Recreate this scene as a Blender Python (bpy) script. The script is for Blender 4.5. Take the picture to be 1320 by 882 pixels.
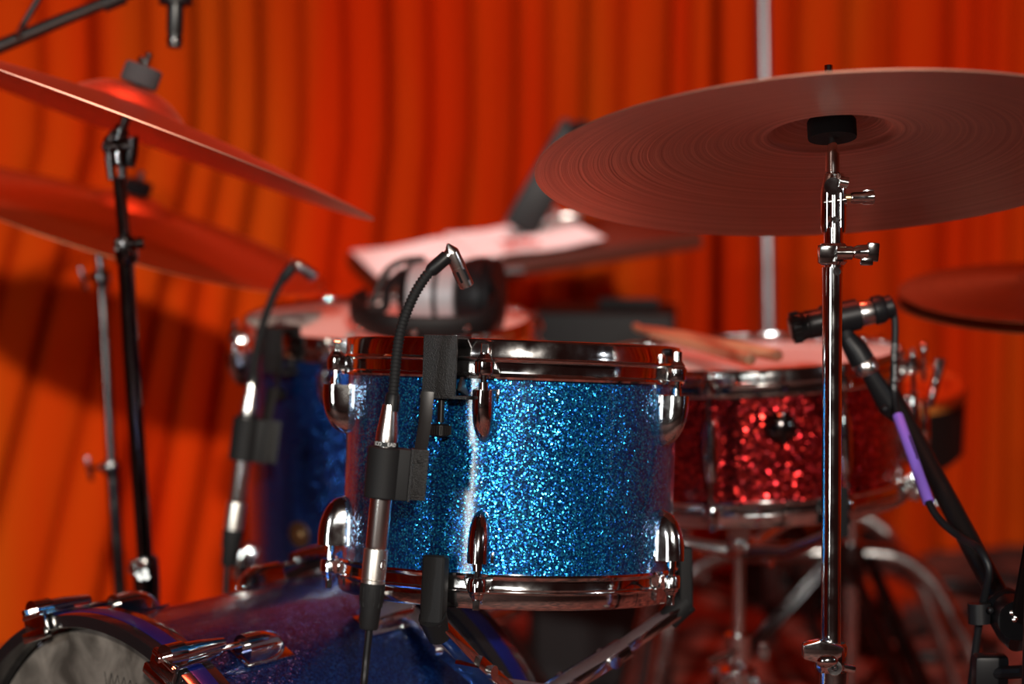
import bpy, bmesh, math, random
from mathutils import Vector, Matrix, noise

for o in list(bpy.data.objects):
    bpy.data.objects.remove(o)
sc = bpy.context.scene
C = sc.collection
PI = math.pi
rad = math.radians
random.seed(7)

# ------------------------------------------------------------------ camera
F = 2600.0                       # focal length in pixels of the 1320 x 882 frame
H = 0.97
PITCH = math.atan((441 - 150) / F)
cam_d = bpy.data.cameras.new('camera')
cam = bpy.data.objects.new('camera', cam_d)
C.objects.link(cam)
cam.location = (0, 0, H)
cam.rotation_euler = (PI / 2 - PITCH, 0, 0)
cam_d.sensor_width = 36
cam_d.lens = F / 1320 * 36
cam_d.clip_start = 0.05
cam_d.dof.use_dof = True
cam_d.dof.focus_distance = 1.725
cam_d.dof.aperture_fstop = 2.8
sc.camera = cam
CF = Vector((0, math.cos(PITCH), -math.sin(PITCH)))
CU = Vector((0, math.sin(PITCH), math.cos(PITCH)))
CR = Vector((1, 0, 0))
CO = Vector((0, 0, H))


def P(px, py, d):
    """world point seen at that pixel of the photograph, d metres along the lens axis"""
    return CO + d * (CF + (px - 660) / F * CR + (441 - py) / F * CU)


# ------------------------------------------------------------------ world, lamps, exposure
w = bpy.data.worlds.new('venue')
sc.world = w
w.use_nodes = True
w.node_tree.nodes['Background'].inputs[0].default_value = (0.035, 0.012, 0.010, 1)
w.node_tree.nodes['Background'].inputs[1].default_value = 0.35
sc.view_settings.view_transform = 'Standard'
sc.view_settings.look = 'None'
sc.view_settings.exposure = 0.0
sc.view_settings.gamma = 1
sc.view_settings.use_curve_mapping = False


def aim(o, target):
    o.rotation_euler = (Vector(target) - o.location).to_track_quat('-Z', 'Y').to_euler()


def spot(name, loc, target, power, color, radius, size, blend=0.4):
    l = bpy.data.lights.new(name, 'SPOT')
    l.energy = power
    l.color = color
    l.shadow_soft_size = radius
    l.spot_size = rad(size)
    l.spot_blend = blend
    o = bpy.data.objects.new(name, l)
    C.objects.link(o)
    o.location = loc
    aim(o, target)
    return o


def area(name, loc, target, power, color, sx, sy):
    l = bpy.data.lights.new(name, 'AREA')
    l.shape = 'RECTANGLE'
    l.size = sx
    l.size_y = sy
    l.energy = power
    l.color = color
    o = bpy.data.objects.new(name, l)
    C.objects.link(o)
    o.location = loc
    aim(o, target)
    return o


spot('front_spotlight', (0.75, -4.2, 2.75), (0.05, 3.0, 0.85), 1300, (1.0, 0.91, 0.82), 0.09, 40)
spot('curtain_fill', (0.65, -4.2, 2.75), (-1.0, 3.6, 0.55), 520, (1.0, 0.86, 0.62), 0.09, 13, 0.9)  # added to warm the left of the curtain, no such lamp known
spot('left_spotlight', (-2.6, -2.9, 2.1), (0.0, 1.9, 0.7), 230, (0.96, 0.98, 1.0), 0.06, 26)
area('front_softlight', (-2.1, -2.4, 1.35), (0.0, 1.9, 0.7), 34, (0.97, 1.0, 0.95), 0.42, 1.3)
area('front_softlight_low', (0.1, -3.4, 1.9), (0.0, 1.9, 0.8), 6, (0.97, 1.0, 0.95), 1.6, 0.5)
spot('red_wash', (0.1, 2.35, 3.4), (0.1, 2.35, 0.0), 175, (1.0, 0.085, 0.035), 0.2, 64, 0.5)
spot('desk_fill', (-0.15, 3.0, 2.6), (-0.02, 3.2, 0.8), 75, (1.0, 0.93, 0.9), 0.05, 17, 0.6)  # extra light added to whiten the music sheets, no lamp known above them
spot('right_spotlight', (3.0, 0.4, 1.6), (0.2, 1.9, 0.65), 25, (0.85, 0.92, 1.0), 0.04, 30)

# ------------------------------------------------------------------ materials
MATS = {}


def nmat(name):
    m = bpy.data.materials.new(name)
    m.use_nodes = True
    MATS[name] = m
    nt = m.node_tree
    return m, nt, nt.nodes['Principled BSDF'], nt.links


def simple(name, col, rough=0.5, metal=0.0, bump=0.0, bscale=800, coat=0.0, vary=0.0, vscale=40, spec=None):
    m, nt, b, L = nmat(name)
    b.inputs['Base Color'].default_value = (*col, 1)
    b.inputs['Roughness'].default_value = rough
    b.inputs['Metallic'].default_value = metal
    b.inputs['Coat Weight'].default_value = coat
    b.inputs['Coat Roughness'].default_value = 0.05
    if spec is not None:
        b.inputs['Specular IOR Level'].default_value = spec
    tc = nt.nodes.new('ShaderNodeTexCoord')
    if bump:
        n = nt.nodes.new('ShaderNodeTexNoise')
        n.inputs['Scale'].default_value = bscale
        n.inputs['Detail'].default_value = 3
        L.new(tc.outputs['Object'], n.inputs['Vector'])
        bp = nt.nodes.new('ShaderNodeBump')
        bp.inputs['Strength'].default_value = bump
        bp.inputs['Distance'].default_value = 0.001
        L.new(n.outputs['Fac'], bp.inputs['Height'])
        L.new(bp.outputs['Normal'], b.inputs['Normal'])
    if vary:
        n = nt.nodes.new('ShaderNodeTexNoise')
        n.inputs['Scale'].default_value = vscale
        n.inputs['Detail'].default_value = 5
        L.new(tc.outputs['Object'], n.inputs['Vector'])
        mr = nt.nodes.new('ShaderNodeMapRange')
        mr.inputs['From Min'].default_value = 0.3
        mr.inputs['From Max'].default_value = 0.7
        mr.inputs['To Min'].default_value = max(0.0, rough - vary)
        mr.inputs['To Max'].default_value = rough + vary
        L.new(n.outputs['Fac'], mr.inputs['Value'])
        L.new(mr.outputs['Result'], b.inputs['Roughness'])
    return m


CHROME = simple('chrome', (0.80, 0.79, 0.78), 0.09, 1.0, vary=0.05, vscale=60)
DULL_CHROME = simple('dull_chrome', (0.60, 0.58, 0.57), 0.22, 1.0, vary=0.06)
DARKENED_CHROME = simple('darkened_chrome', (0.13, 0.12, 0.12), 0.16, 1.0, vary=0.05)  # dark reflections put into the chrome's base colour; also on dark fittings
STEEL = simple('brushed_steel', (0.74, 0.70, 0.67), 0.24, 1.0)
NICKEL = simple('nickel', (0.70, 0.67, 0.62), 0.34, 1.0)
BLACK = simple('black_plastic', (0.007, 0.007, 0.008), 0.42, spec=0.25)
BLACKM = simple('black_metal', (0.007, 0.006, 0.006), 0.3, 0.0, coat=0.0, spec=0.35)
RUBBER = simple('black_rubber', (0.010, 0.010, 0.0105), 0.62, bump=0.12, bscale=900, spec=0.2)
POWDER = simple('powder_coat', (0.012, 0.012, 0.0125), 0.42, bump=1.0, bscale=900, spec=0.35)
FELT = simple('grey_felt', (0.045, 0.045, 0.05), 0.95, bump=0.7, bscale=600)
FELTB = simple('black_felt', (0.008, 0.008, 0.009), 0.95, bump=0.5, bscale=600)
WHITEPRINT = simple('white_print', (0.8, 0.8, 0.78), 0.6)
GREYPRINT = simple('grey_print', (0.38, 0.38, 0.38), 0.6)
HEADSKIN = simple('coated_drum_skin', (0.80, 0.77, 0.74), 0.62, bump=0.15, bscale=900)
HOOPBLACK = simple('black_lacquer', (0.010, 0.009, 0.010), 0.18, coat=0.8)
PAPER = simple('paper', (0.86, 0.84, 0.84), 0.75)
WOODDARK = simple('dark_red_wood', (0.10, 0.022, 0.012), 0.42)
STICKWOOD = simple('hickory', (0.62, 0.36, 0.20), 0.5)
PURPLE = simple('purple_sleeve', (0.22, 0.12, 0.58), 0.42)
SILVERPL = simple('silver_plastic', (0.42, 0.42, 0.44), 0.4, 0.2)
VINYL = simple('dark_vinyl', (0.007, 0.005, 0.005), 0.55, spec=0.25)
REDINK = simple('red_ink', (0.60, 0.10, 0.08), 0.7)
BRASS = simple('brass', (0.75, 0.55, 0.28), 0.3, 1.0)
POLE = simple('grey_pole', (0.22, 0.21, 0.22), 0.32, 0.9)


def bass_skin():
    m, nt, b, L = nmat('grey_fiber_skin')
    tc = nt.nodes.new('ShaderNodeTexCoord')
    n = nt.nodes.new('ShaderNodeTexNoise')
    n.inputs['Scale'].default_value = 22
    n.inputs['Detail'].default_value = 6
    n.inputs['Distortion'].default_value = 1.2
    L.new(tc.outputs['Object'], n.inputs['Vector'])
    r = nt.nodes.new('ShaderNodeValToRGB')
    r.color_ramp.elements[0].position = 0.32
    r.color_ramp.elements[0].color = (0.04, 0.035, 0.029, 1)
    r.color_ramp.elements[1].position = 0.72
    r.color_ramp.elements[1].color = (0.21, 0.19, 0.165, 1)
    L.new(n.outputs['Fac'], r.inputs['Fac'])
    L.new(r.outputs['Color'], b.inputs['Base Color'])
    b.inputs['Roughness'].default_value = 0.6
    return m


BASSSKIN = bass_skin()
INLAY = simple('blue_inlay', (0.004, 0.008, 0.09), 0.3)


def sparkle(name, dark, mid, bright, cell, tilt=0.75, rough=0.24, metal=0.85):
    """glitter wrap: every Voronoi cell is a flake with its own tilt, under a clear coat"""
    m, nt, b, L = nmat(name)
    tc = nt.nodes.new('ShaderNodeTexCoord')
    v = nt.nodes.new('ShaderNodeTexVoronoi')
    v.inputs['Scale'].default_value = 1.0 / cell
    v.inputs['Randomness'].default_value = 1.0
    L.new(tc.outputs['Object'], v.inputs['Vector'])
    sub = nt.nodes.new('ShaderNodeVectorMath')
    sub.operation = 'SUBTRACT'
    sub.inputs[1].default_value = (0.5, 0.5, 0.5)
    L.new(v.outputs['Color'], sub.inputs[0])
    scl = nt.nodes.new('ShaderNodeVectorMath')
    scl.operation = 'SCALE'
    scl.inputs['Scale'].default_value = tilt
    L.new(sub.outputs[0], scl.inputs[0])
    ge = nt.nodes.new('ShaderNodeNewGeometry')
    add = nt.nodes.new('ShaderNodeVectorMath')
    L.new(ge.outputs['Normal'], add.inputs[0])
    L.new(scl.outputs[0], add.inputs[1])
    nr = nt.nodes.new('ShaderNodeVectorMath')
    nr.operation = 'NORMALIZE'
    L.new(add.outputs[0], nr.inputs[0])
    L.new(nr.outputs[0], b.inputs['Normal'])
    wn = nt.nodes.new('ShaderNodeTexWhiteNoise')
    L.new(v.outputs['Color'], wn.inputs['Vector'])
    r = nt.nodes.new('ShaderNodeValToRGB')
    e = r.color_ramp.elements
    e[0].position = 0.0
    e[0].color = (*dark, 1)
    e[1].position = 1.0
    e[1].color = (*bright, 1)
    k = e.new(0.62)
    k.color = (*mid, 1)
    L.new(wn.outputs['Value'], r.inputs['Fac'])
    L.new(r.outputs['Color'], b.inputs['Base Color'])
    b.inputs['Metallic'].default_value = metal
    b.inputs['Roughness'].default_value = rough
    b.inputs['Coat Weight'].default_value = 1.0
    b.inputs['Coat Roughness'].default_value = 0.13
    L.new(ge.outputs['Normal'], b.inputs['Coat Normal'])
    return m


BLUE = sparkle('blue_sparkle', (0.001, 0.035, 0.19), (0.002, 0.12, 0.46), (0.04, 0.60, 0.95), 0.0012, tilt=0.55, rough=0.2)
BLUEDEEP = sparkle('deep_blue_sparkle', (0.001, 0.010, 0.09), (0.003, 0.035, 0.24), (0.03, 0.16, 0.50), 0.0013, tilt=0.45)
REDSP = sparkle('red_sparkle', (0.06, 0.001, 0.002), (0.24, 0.002, 0.006), (0.75, 0.03, 0.02), 0.0026, tilt=0.5)


def bronze(name, col, rough):
    m, nt, b, L = nmat(name)
    tc = nt.nodes.new('ShaderNodeTexCoord')
    mul = nt.nodes.new('ShaderNodeVectorMath')
    mul.operation = 'MULTIPLY'
    mul.inputs[1].default_value = (1, 1, 0)
    L.new(tc.outputs['Object'], mul.inputs[0])
    ln = nt.nodes.new('ShaderNodeVectorMath')
    ln.operation = 'LENGTH'
    L.new(mul.outputs[0], ln.inputs[0])
    n1 = nt.nodes.new('ShaderNodeTexNoise')
    n1.noise_dimensions = '1D'
    n1.inputs['Scale'].default_value = 420
    n1.inputs['Detail'].default_value = 4
    L.new(ln.outputs['Value'], n1.inputs['W'])
    bp = nt.nodes.new('ShaderNodeBump')
    bp.inputs['Strength'].default_value = 0.55
    bp.inputs['Distance'].default_value = 0.0012
    L.new(n1.outputs['Fac'], bp.inputs['Height'])
    L.new(bp.outputs['Normal'], b.inputs['Normal'])
    n2 = nt.nodes.new('ShaderNodeTexNoise')
    n2.noise_dimensions = '1D'
    n2.inputs['Scale'].default_value = 230
    n2.inputs['Detail'].default_value = 6
    L.new(ln.outputs['Value'], n2.inputs['W'])
    r = nt.nodes.new('ShaderNodeValToRGB')
    r.color_ramp.elements[0].position = 0.35
    r.color_ramp.elements[0].color = (col[0] * 0.78, col[1] * 0.74, col[2] * 0.72, 1)
    r.color_ramp.elements[1].position = 0.7
    r.color_ramp.elements[1].color = (*col, 1)
    L.new(n2.outputs['Fac'], r.inputs['Fac'])
    L.new(r.outputs['Color'], b.inputs['Base Color'])
    b.inputs['Metallic'].default_value = 1
    b.inputs['Roughness'].default_value = rough
    b.inputs['Anisotropic'].default_value = 0.5
    return m


BRONZE = bronze('lathed_bronze', (0.72, 0.36, 0.26), 0.42)
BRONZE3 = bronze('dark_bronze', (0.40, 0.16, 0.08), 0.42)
BRONZE2 = bronze('hihat_bronze', (0.66, 0.32, 0.16), 0.42)


def curtain_mat():
    m, nt, b, L = nmat('curtain_cloth')
    tc = nt.nodes.new('ShaderNodeTexCoord')
    mp = nt.nodes.new('ShaderNodeMapping')
    mp.inputs['Scale'].default_value = (1.7, 1.7, 0.22)
    L.new(tc.outputs['Object'], mp.inputs['Vector'])
    n = nt.nodes.new('ShaderNodeTexNoise')
    n.inputs['Scale'].default_value = 2.2
    n.inputs['Detail'].default_value = 4
    L.new(mp.outputs[0], n.inputs['Vector'])
    r = nt.nodes.new('ShaderNodeValToRGB')  # red and amber stage light mixed into the cloth colour as soft patches
    r.color_ramp.elements[0].position = 0.38
    r.color_ramp.elements[0].color = (0.60, 0.026, 0.002, 1)
    r.color_ramp.elements[1].position = 0.66
    r.color_ramp.elements[1].color = (0.52, 0.070, 0.004, 1)
    L.new(n.outputs['Fac'], r.inputs['Fac'])
    L.new(r.outputs['Color'], b.inputs['Base Color'])
    b.inputs['Roughness'].default_value = 0.85
    b.inputs['Specular IOR Level'].default_value = 0.0
    b.inputs['Sheen Tint'].default_value = (1, 0.3, 0.1, 1)
    return m


CURTAIN = curtain_mat()


def carpet_mat():
    m, nt, b, L = nmat('red_carpet')
    tc = nt.nodes.new('ShaderNodeTexCoord')
    n = nt.nodes.new('ShaderNodeTexNoise')
    n.inputs['Scale'].default_value = 9
    n.inputs['Detail'].default_value = 8
    L.new(tc.outputs['Object'], n.inputs['Vector'])
    r = nt.nodes.new('ShaderNodeValToRGB')
    r.color_ramp.elements[0].position = 0.42
    r.color_ramp.elements[0].color = (0.035, 0.010, 0.008, 1)
    r.color_ramp.elements[1].position = 0.62
    r.color_ramp.elements[1].color = (0.30, 0.10, 0.07, 1)
    L.new(n.outputs['Fac'], r.inputs['Fac'])
    L.new(r.outputs['Color'], b.inputs['Base Color'])
    b.inputs['Roughness'].default_value = 0.95
    return m


CARPET = carpet_mat()


def throne_wood():
    m, nt, b, L = nmat('orange_wood')
    tc = nt.nodes.new('ShaderNodeTexCoord')
    wv = nt.nodes.new('ShaderNodeTexWave')
    wv.wave_type = 'RINGS'
    wv.rings_direction = 'Z'
    wv.inputs['Scale'].default_value = 12
    wv.inputs['Distortion'].default_value = 1.5
    L.new(tc.outputs['Object'], wv.inputs['Vector'])
    r = nt.nodes.new('ShaderNodeValToRGB')
    r.color_ramp.elements[0].color = (0.55, 0.18, 0.03, 1)
    r.color_ramp.elements[1].color = (0.80, 0.36, 0.08, 1)
    L.new(wv.outputs['Fac'], r.inputs['Fac'])
    L.new(r.outputs['Color'], b.inputs['Base Color'])
    b.inputs['Roughness'].default_value = 0.5
    return m


ORANGEWOOD = throne_wood()


# ------------------------------------------------------------------ mesh builder
class MB:
    def __init__(self):
        self.bm = bmesh.new()

    def add(self, vs, fs, M=None):
        bv = [self.bm.verts.new(M @ Vector(v) if M else Vector(v)) for v in vs]
        for f in fs:
            try:
                self.bm.faces.new([bv[i] for i in f])
            except ValueError:
                pass
        return self

    def lathe(self, prof, seg=32, M=None, closed=False):
        vs, fs, rows = [], [], []
        for r, z in prof:
            if r < 1e-6:
                rows.append([len(vs)])
                vs.append((0, 0, z))
            else:
                rows.append(list(range(len(vs), len(vs) + seg)))
                for i in range(seg):
                    a = 2 * PI * i / seg
                    vs.append((r * math.cos(a), r * math.sin(a), z))
        pairs = list(zip(rows, rows[1:]))
        if closed:
            pairs.append((rows[-1], rows[0]))
        for A, B in pairs:
            for i in range(seg):
                j = (i + 1) % seg
                if len(A) == 1 and len(B) == 1:
                    continue
                if len(A) == 1:
                    fs.append((A[0], B[j], B[i]))
                elif len(B) == 1:
                    fs.append((A[i], A[j], B[0]))
                else:
                    fs.append((A[i], A[j], B[j], B[i]))
        return self.add(vs, fs, M)

    def tube(self, pts, r, seg=12, caps=True, flat=1.0, up=None):
        pts = [Vector(p) for p in pts]
        n = len(pts)
        rs = r if isinstance(r, (list, tuple)) else [r] * n
        tang = []
        for i in range(n):
            t = pts[min(i + 1, n - 1)] - pts[max(i - 1, 0)]
            tang.append(t.normalized())
        ref = Vector(up) if up is not None else (Vector((0, 0, 1)) if abs(tang[0].z) < 0.9 else Vector((0, 1, 0)))
        nx = tang[0].cross(ref).normalized()
        vs, fs = [], []
        for i in range(n):
            t = tang[i]
            nx = (nx - t * nx.dot(t)).normalized()
            ny = t.cross(nx)
            for k in range(seg):
                a = 2 * PI * k / seg
                vs.append(pts[i] + rs[i] * (math.cos(a) * nx * flat + math.sin(a) * ny))
        for i in range(n - 1):
            for k in range(seg):
                k2 = (k + 1) % seg
                fs.append((i * seg + k, i * seg + k2, (i + 1) * seg + k2, (i + 1) * seg + k))
        if caps:
            fs.append(tuple(range(seg - 1, -1, -1)))
            fs.append(tuple(range((n - 1) * seg, n * seg)))
        return self.add(vs, fs)

    def cyl(self, a, b, r1, r2=None, seg=16):
        return self.tube([a, b], [r1, r1 if r2 is None else r2], seg)

    def box(self, size, M=None, bev=0.0, bseg=2):
        t = bmesh.new()
        bmesh.ops.create_cube(t, size=1.0)
        bmesh.ops.scale(t, vec=size, verts=t.verts)
        if bev:
            bmesh.ops.bevel(t, geom=t.edges[:], offset=bev, segments=bseg, profile=0.6, affect='EDGES')
        return self._merge(t, M)

    def prism(self, outline, th, M=None, bev=0.0):
        """outline in local x/z, thickness along local y (centred)"""
        t = bmesh.new()
        f = t.faces.new([t.verts.new((x, -th / 2, z)) for x, z in outline])
        r = bmesh.ops.extrude_face_region(t, geom=[f])
        bmesh.ops.translate(t, vec=(0, th, 0), verts=[v for v in r['geom'] if isinstance(v, bmesh.types.BMVert)])
        bmesh.ops.recalc_face_normals(t, faces=t.faces[:])
        if bev:
            bmesh.ops.bevel(t, geom=t.edges[:], offset=bev, segments=2, profile=0.6, affect='EDGES')
        return self._merge(t, M)

    def ball(self, c, r, seg=16, M=None):
        t = bmesh.new()
        bmesh.ops.create_uvsphere(t, u_segments=seg, v_segments=max(6, seg // 2), radius=1.0)
        rr = r if isinstance(r, (list, tuple)) else (r, r, r)
        bmesh.ops.scale(t, vec=rr, verts=t.verts)
        bmesh.ops.translate(t, vec=c, verts=t.verts)
        return self._merge(t, M)

    def _merge(self, t, M):
        if M is not None:
            bmesh.ops.transform(t, matrix=M, verts=t.verts)
        me = bpy.data.meshes.new('tmp')
        t.to_mesh(me)
        t.free()
        self.bm.from_mesh(me)
        bpy.data.meshes.remove(me)
        return self

    def mesh(self, name, mat, ang=32, recalc=True):
        if recalc:
            bmesh.ops.recalc_face_normals(self.bm, faces=self.bm.faces[:])
        me = bpy.data.meshes.new(name)
        self.bm.to_mesh(me)
        self.bm.free()
        me.polygons.foreach_set('use_smooth', [True] * len(me.polygons))
        me.set_sharp_from_angle(angle=rad(ang))
        me.materials.append(mat)
        return me


MW = {}                                     # world matrix of every root and part


def thing(name, label, cat, M, group=None):
    """an Empty at the thing's base, parent of its parts"""
    o = bpy.data.objects.new(name, None)
    C.objects.link(o)
    o.empty_display_size = 0.05
    if not isinstance(M, Matrix):
        M = Matrix.Translation(Vector(M))
    o.matrix_world = M
    o['label'] = label
    o['category'] = cat
    if group:
        o['group'] = group
    MW[o.name] = M.copy()
    return o


def part(name, me, parent, mat=None, M=None, world=False, label=None, ang=32):
    """a mesh of its own under its thing; world=True: the mesh was built in world coordinates"""
    if isinstance(me, MB):
        me = me.mesh(name, mat, ang)
    o = bpy.data.objects.new(name, me)
    C.objects.link(o)
    o.parent = parent
    PM = MW[parent.name]
    if world:
        me.transform(PM.inverted())
        L = Matrix.Identity(4)
    else:
        L = M if M is not None else Matrix.Identity(4)
    o.matrix_local = L
    MW[o.name] = PM @ L
    if label:
        o['label'] = label
    return o


def solo(name, mb, mat, label, cat, M=None, group=None, ang=32):
    """a thing that is one mesh; M is its base frame, mesh in local coordinates"""
    me = mb.mesh(name, mat, ang)
    o = bpy.data.objects.new(name, me)
    C.objects.link(o)
    if M is not None:
        o.matrix_world = M
    o['label'] = label
    o['category'] = cat
    if group:
        o['group'] = group
    MW[o.name] = M.copy() if M is not None else Matrix.Identity(4)
    return o


def struct(name, mb, mat, ang=32):
    me = mb.mesh(name, mat, ang, recalc=False)
    o = bpy.data.objects.new(name, me)
    C.objects.link(o)
    o['kind'] = 'structure'
    return o


def frame(x, y, z, o):
    M = Matrix.Identity(4)
    for i, v in enumerate((x, y, z)):
        M.col[i][:3] = v
    M.col[3][:3] = o
    return M


def T(*v):
    return Matrix.Translation(Vector(v))


def Rx(a):
    return Matrix.Rotation(rad(a), 4, 'X')


def Ry(a):
    return Matrix.Rotation(rad(a), 4, 'Y')


def Rz(a):
    return Matrix.Rotation(rad(a), 4, 'Z')


def along(a, b):
    """frame with z running from a to b, origin a"""
    a, b = Vector(a), Vector(b)
    q = (b - a).to_track_quat('Z', 'Y')
    return Matrix.Translation(a) @ q.to_matrix().to_4x4()


def spline(pts, n=8):
    """Catmull-Rom through the points"""
    pts = [Vector(p) for p in pts]
    q = [2 * pts[0] - pts[1]] + pts + [2 * pts[-1] - pts[-2]]
    out = []
    for i in range(1, len(q) - 2):
        for k in range(n):
            t = k / n
            a, b, c, d = q[i - 1], q[i], q[i + 1], q[i + 2]
            out.append(0.5 * ((2 * b) + (c - a) * t + (2 * a - 5 * b + 4 * c - d) * t * t + (3 * b - a - 3 * c + d) * t ** 3))
    out.append(pts[-1])
    return out


def disc_frame(px, py, d, ratio, roll):
    """frame of a disc whose ellipse has that minor/major ratio (>0: seen from below), roll > 0 right side down"""
    c = P(px, py, d)
    v = (c - CO).normalized()
    r = CR
    u = r.cross(v).normalized()
    r = v.cross(u).normalized()
    a = rad(roll)
    up = (u * math.cos(a) + r * math.sin(a))
    s = ratio
    n = (v * s + up * math.sqrt(1 - s * s)).normalized()
    x = (r * math.cos(a) - u * math.sin(a)).normalized()
    y = n.cross(x).normalized()
    return frame(x, y, n, c)


def text_mesh(body, size):
    cu = bpy.data.curves.new('lettering', 'FONT')
    cu.body = body
    cu.size = size
    cu.align_x = 'CENTER'
    cu.align_y = 'CENTER'
    cu.resolution_u = 3
    o = bpy.data.objects.new('lettering', cu)
    C.objects.link(o)
    dg = bpy.context.evaluated_depsgraph_get()
    me = bpy.data.meshes.new_from_object(o.evaluated_get(dg))
    bpy.data.objects.remove(o)
    return me


# ------------------------------------------------------------------ the setting
mb = MB()
mb.add([(-6, -5, 0), (6, -5, 0), (6, 7, 0), (-6, 7, 0)], [(0, 1, 2, 3)])
struct('floor', mb, CARPET)
mb = MB()
mb.add([(-5, 5.6, 0), (5, 5.6, 0), (5, 5.6, 4.2), (-5, 5.6, 4.2)], [(0, 1, 2, 3)])
struct('wall_back', mb, simple('dark_wall', (0.02, 0.012, 0.010), 0.9))


def curtain_mesh(edges, p0, p1, z0, z1, nz=26, slant=0.0, seed=1, lean=0.0):
    """cloth hanging between two plan points; edges = (position 0..1, valley depth)"""
    rnd = random.Random(seed)
    p0, p1 = Vector(p0), Vector(p1)
    d = (p1 - p0)
    Ln = d.length
    d.normalize()
    nrm = Vector((d.y, -d.x, 0))
    cols = []
    for (a, da), (b, db) in zip(edges, edges[1:]):
        wdt = (b - a) * Ln
        amp = min(0.060, 0.27 * wdt) * rnd.uniform(0.65, 1.15)
        sk = rnd.uniform(0.75, 1.35)
        k = 16
        for i in range(k):
            t = i / k
            bul = math.sin(PI * t ** sk) ** 0.75
            val = da * max(0, 1 - t * 6) ** 1.3 + db * max(0, 1 - (1 - t) * 6) ** 1.3
            cols.append((a + (b - a) * t, amp * bul - val))
    n = len(cols)
    vs, fs = [], []
    for j in range(nz + 1):
        z = z0 + (z1 - z0) * j / nz
        for i, (t, h) in enumerate(cols):
            sh = 0.035 * noise.noise(Vector((t * Ln * 1.6, z * 0.55, seed))) + slant * (z - 1.0)
            hh = (h if h > 0 else 2.6 * h) * (0.8 + 0.45 * noise.noise(Vector((t * Ln * 5, z * 0.8, seed + 9))))
            sh -= lean * max(0.0, 0.95 - z) * max(0.0, min(1.0, (0.62 - t) * 4))
            hh += 0.012 * noise.noise(Vector((t * Ln * 7, z * 2.2, seed + 4)))
            p = p0 + d * (t * Ln + sh) + nrm * hh
            vs.append((p.x, p.y, z))
    for j in range(nz):
        for i in range(n - 1):
            fs.append((j * n + i, j * n + i + 1, (j + 1) * n + i + 1, (j + 1) * n + i))
    return MB().add(vs, fs)


SL = 0.42                                     # plan slope of the back curtain


def curtain_x(px):                            # where the lens ray of that column meets the curtain line y = 4 + SL x
    k = (px - 660) / F
    return 4.0 * k / (1 - SL * k)


XL, XR = -2.3, 1.9
fold_px = [(-640, .02), (-560, .02), (-470, .03), (-400, .01), (-310, .03), (-230, .02), (-150, .03), (-85, .01), (-20, .03),
           (60, .012), (128, .03), (200, .010), (262, .028), (300, .02), (345, .03), (402, .012), (455, .016), (508, .045),
           (560, .010), (612, .012), (668, .022), (708, .012), (752, .055), (800, .012), (862, .065), (888, .02), (925, .012),
           (972, .05), (1030, .02), (1090, .010), (1150, .014), (1214, .07), (1248, .03), (1272, .02), (1300, .05),
           (1350, .02), (1410, .03), (1480, .02), (1560, .03), (1640, .02)]
ed = [((curtain_x(p) - XL) / (XR - XL), dv) for p, dv in fold_px]
cm = curtain_mesh(ed, (XL, 4 + SL * XL, 0), (XR, 4 + SL * XR, 0), 0.01, 3.4, seed=3, lean=0.28)
solo('stage_curtain', cm, CURTAIN, 'orange-red pleated curtain hanging across the back of the stage', 'curtain', ang=80)
rs = random.Random(5)
for nm, a, b, sd in (('wing_curtain_left', (-2.25, -0.1), (-2.3, 2.95), 11), ('wing_curtain_right', (2.0, 4.75), (2.3, 1.2), 12)):  # unseen side curtains, hung there for the chrome to reflect
    e = [(i / 22 + (rs.uniform(-.012, .012) if 0 < i < 22 else 0), rs.uniform(.01, .05)) for i in range(23)]
    struct(nm, curtain_mesh(e, (*a, 0), (*b, 0), 0.01, 3.4, nz=8, seed=sd), CURTAIN, ang=80)


# ------------------------------------------------------------------ drums
def lug_mesh(name, L, W, D):
    """bullet-shaped lug: flat entry face at z=0, tapering to a tip at z=-L; y is outward (negative y = towards viewer)"""
    vs, fs = [], []
    n, k = 12, 12
    for i in range(k + 1):
        t = i / k
        s = t * t
        dep = D * math.sqrt(max(0.0, 1 - max(0, (t - 0.12) / 0.88) ** 2.1)) if t > 0.12 else D
        wd = W / 2 * math.sqrt(max(0.0, 1 - max(0, (t - 0.25) / 0.75) ** 2.4)) if t > 0.25 else W / 2
        wd = max(wd, 0.0004)
        dep = max(dep, 0.0004)
        for j in range(n + 1):
            a = PI * j / n
            ca, sa = math.cos(a), math.sin(a)
            x = wd * math.copysign(abs(ca) ** 0.55, ca) if False else wd * ca
            y = -dep * (sa ** 0.62) if sa > 0 else 0
            vs.append((x, y, -L * t))
    m = n + 1
    for i in range(k):
        for j in range(n):
            fs.append((i * m + j, i * m + j + 1, (i + 1) * m + j + 1, (i + 1) * m + j))
    fs.append(tuple(range(m)))
    b = MB().add(vs, fs)
    b.box((W * 1.15, 0.0016, 0.010), T(0, -0.0006, -0.004), 0.0005)
    return b.mesh(name, CHROME, 40)


def polar(a, r, z):
    """frame on the drum's side: local -y points outward at angle a (0 = towards the viewer, + = right)"""
    return Rz(a) @ T(0, -r, z)


def hoop_prof(R, h, sgn):
    o = [(R + .0020, 0), (R + .0062, .0003), (R + .0070, .0022), (R + .0062, .0042), (R + .0036, .0056), (R + .0034, .30 * h),
         (R + .0040, .42 * h), (R + .0056, .47 * h), (R + .0058, .50 * h), (R + .0034, .55 * h), (R + .0030, .62 * h),
         (R + .0030, .93 * h), (R + .0020, .985 * h), (R - .0002, h), (R - .0024, .985 * h), (R - .0030, .9 * h), (R - .0030, .45 * h), (R - .001, .35 * h), (R - .001, 0.0)]
    return [(r, z * sgn) for r, z in o]


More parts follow.
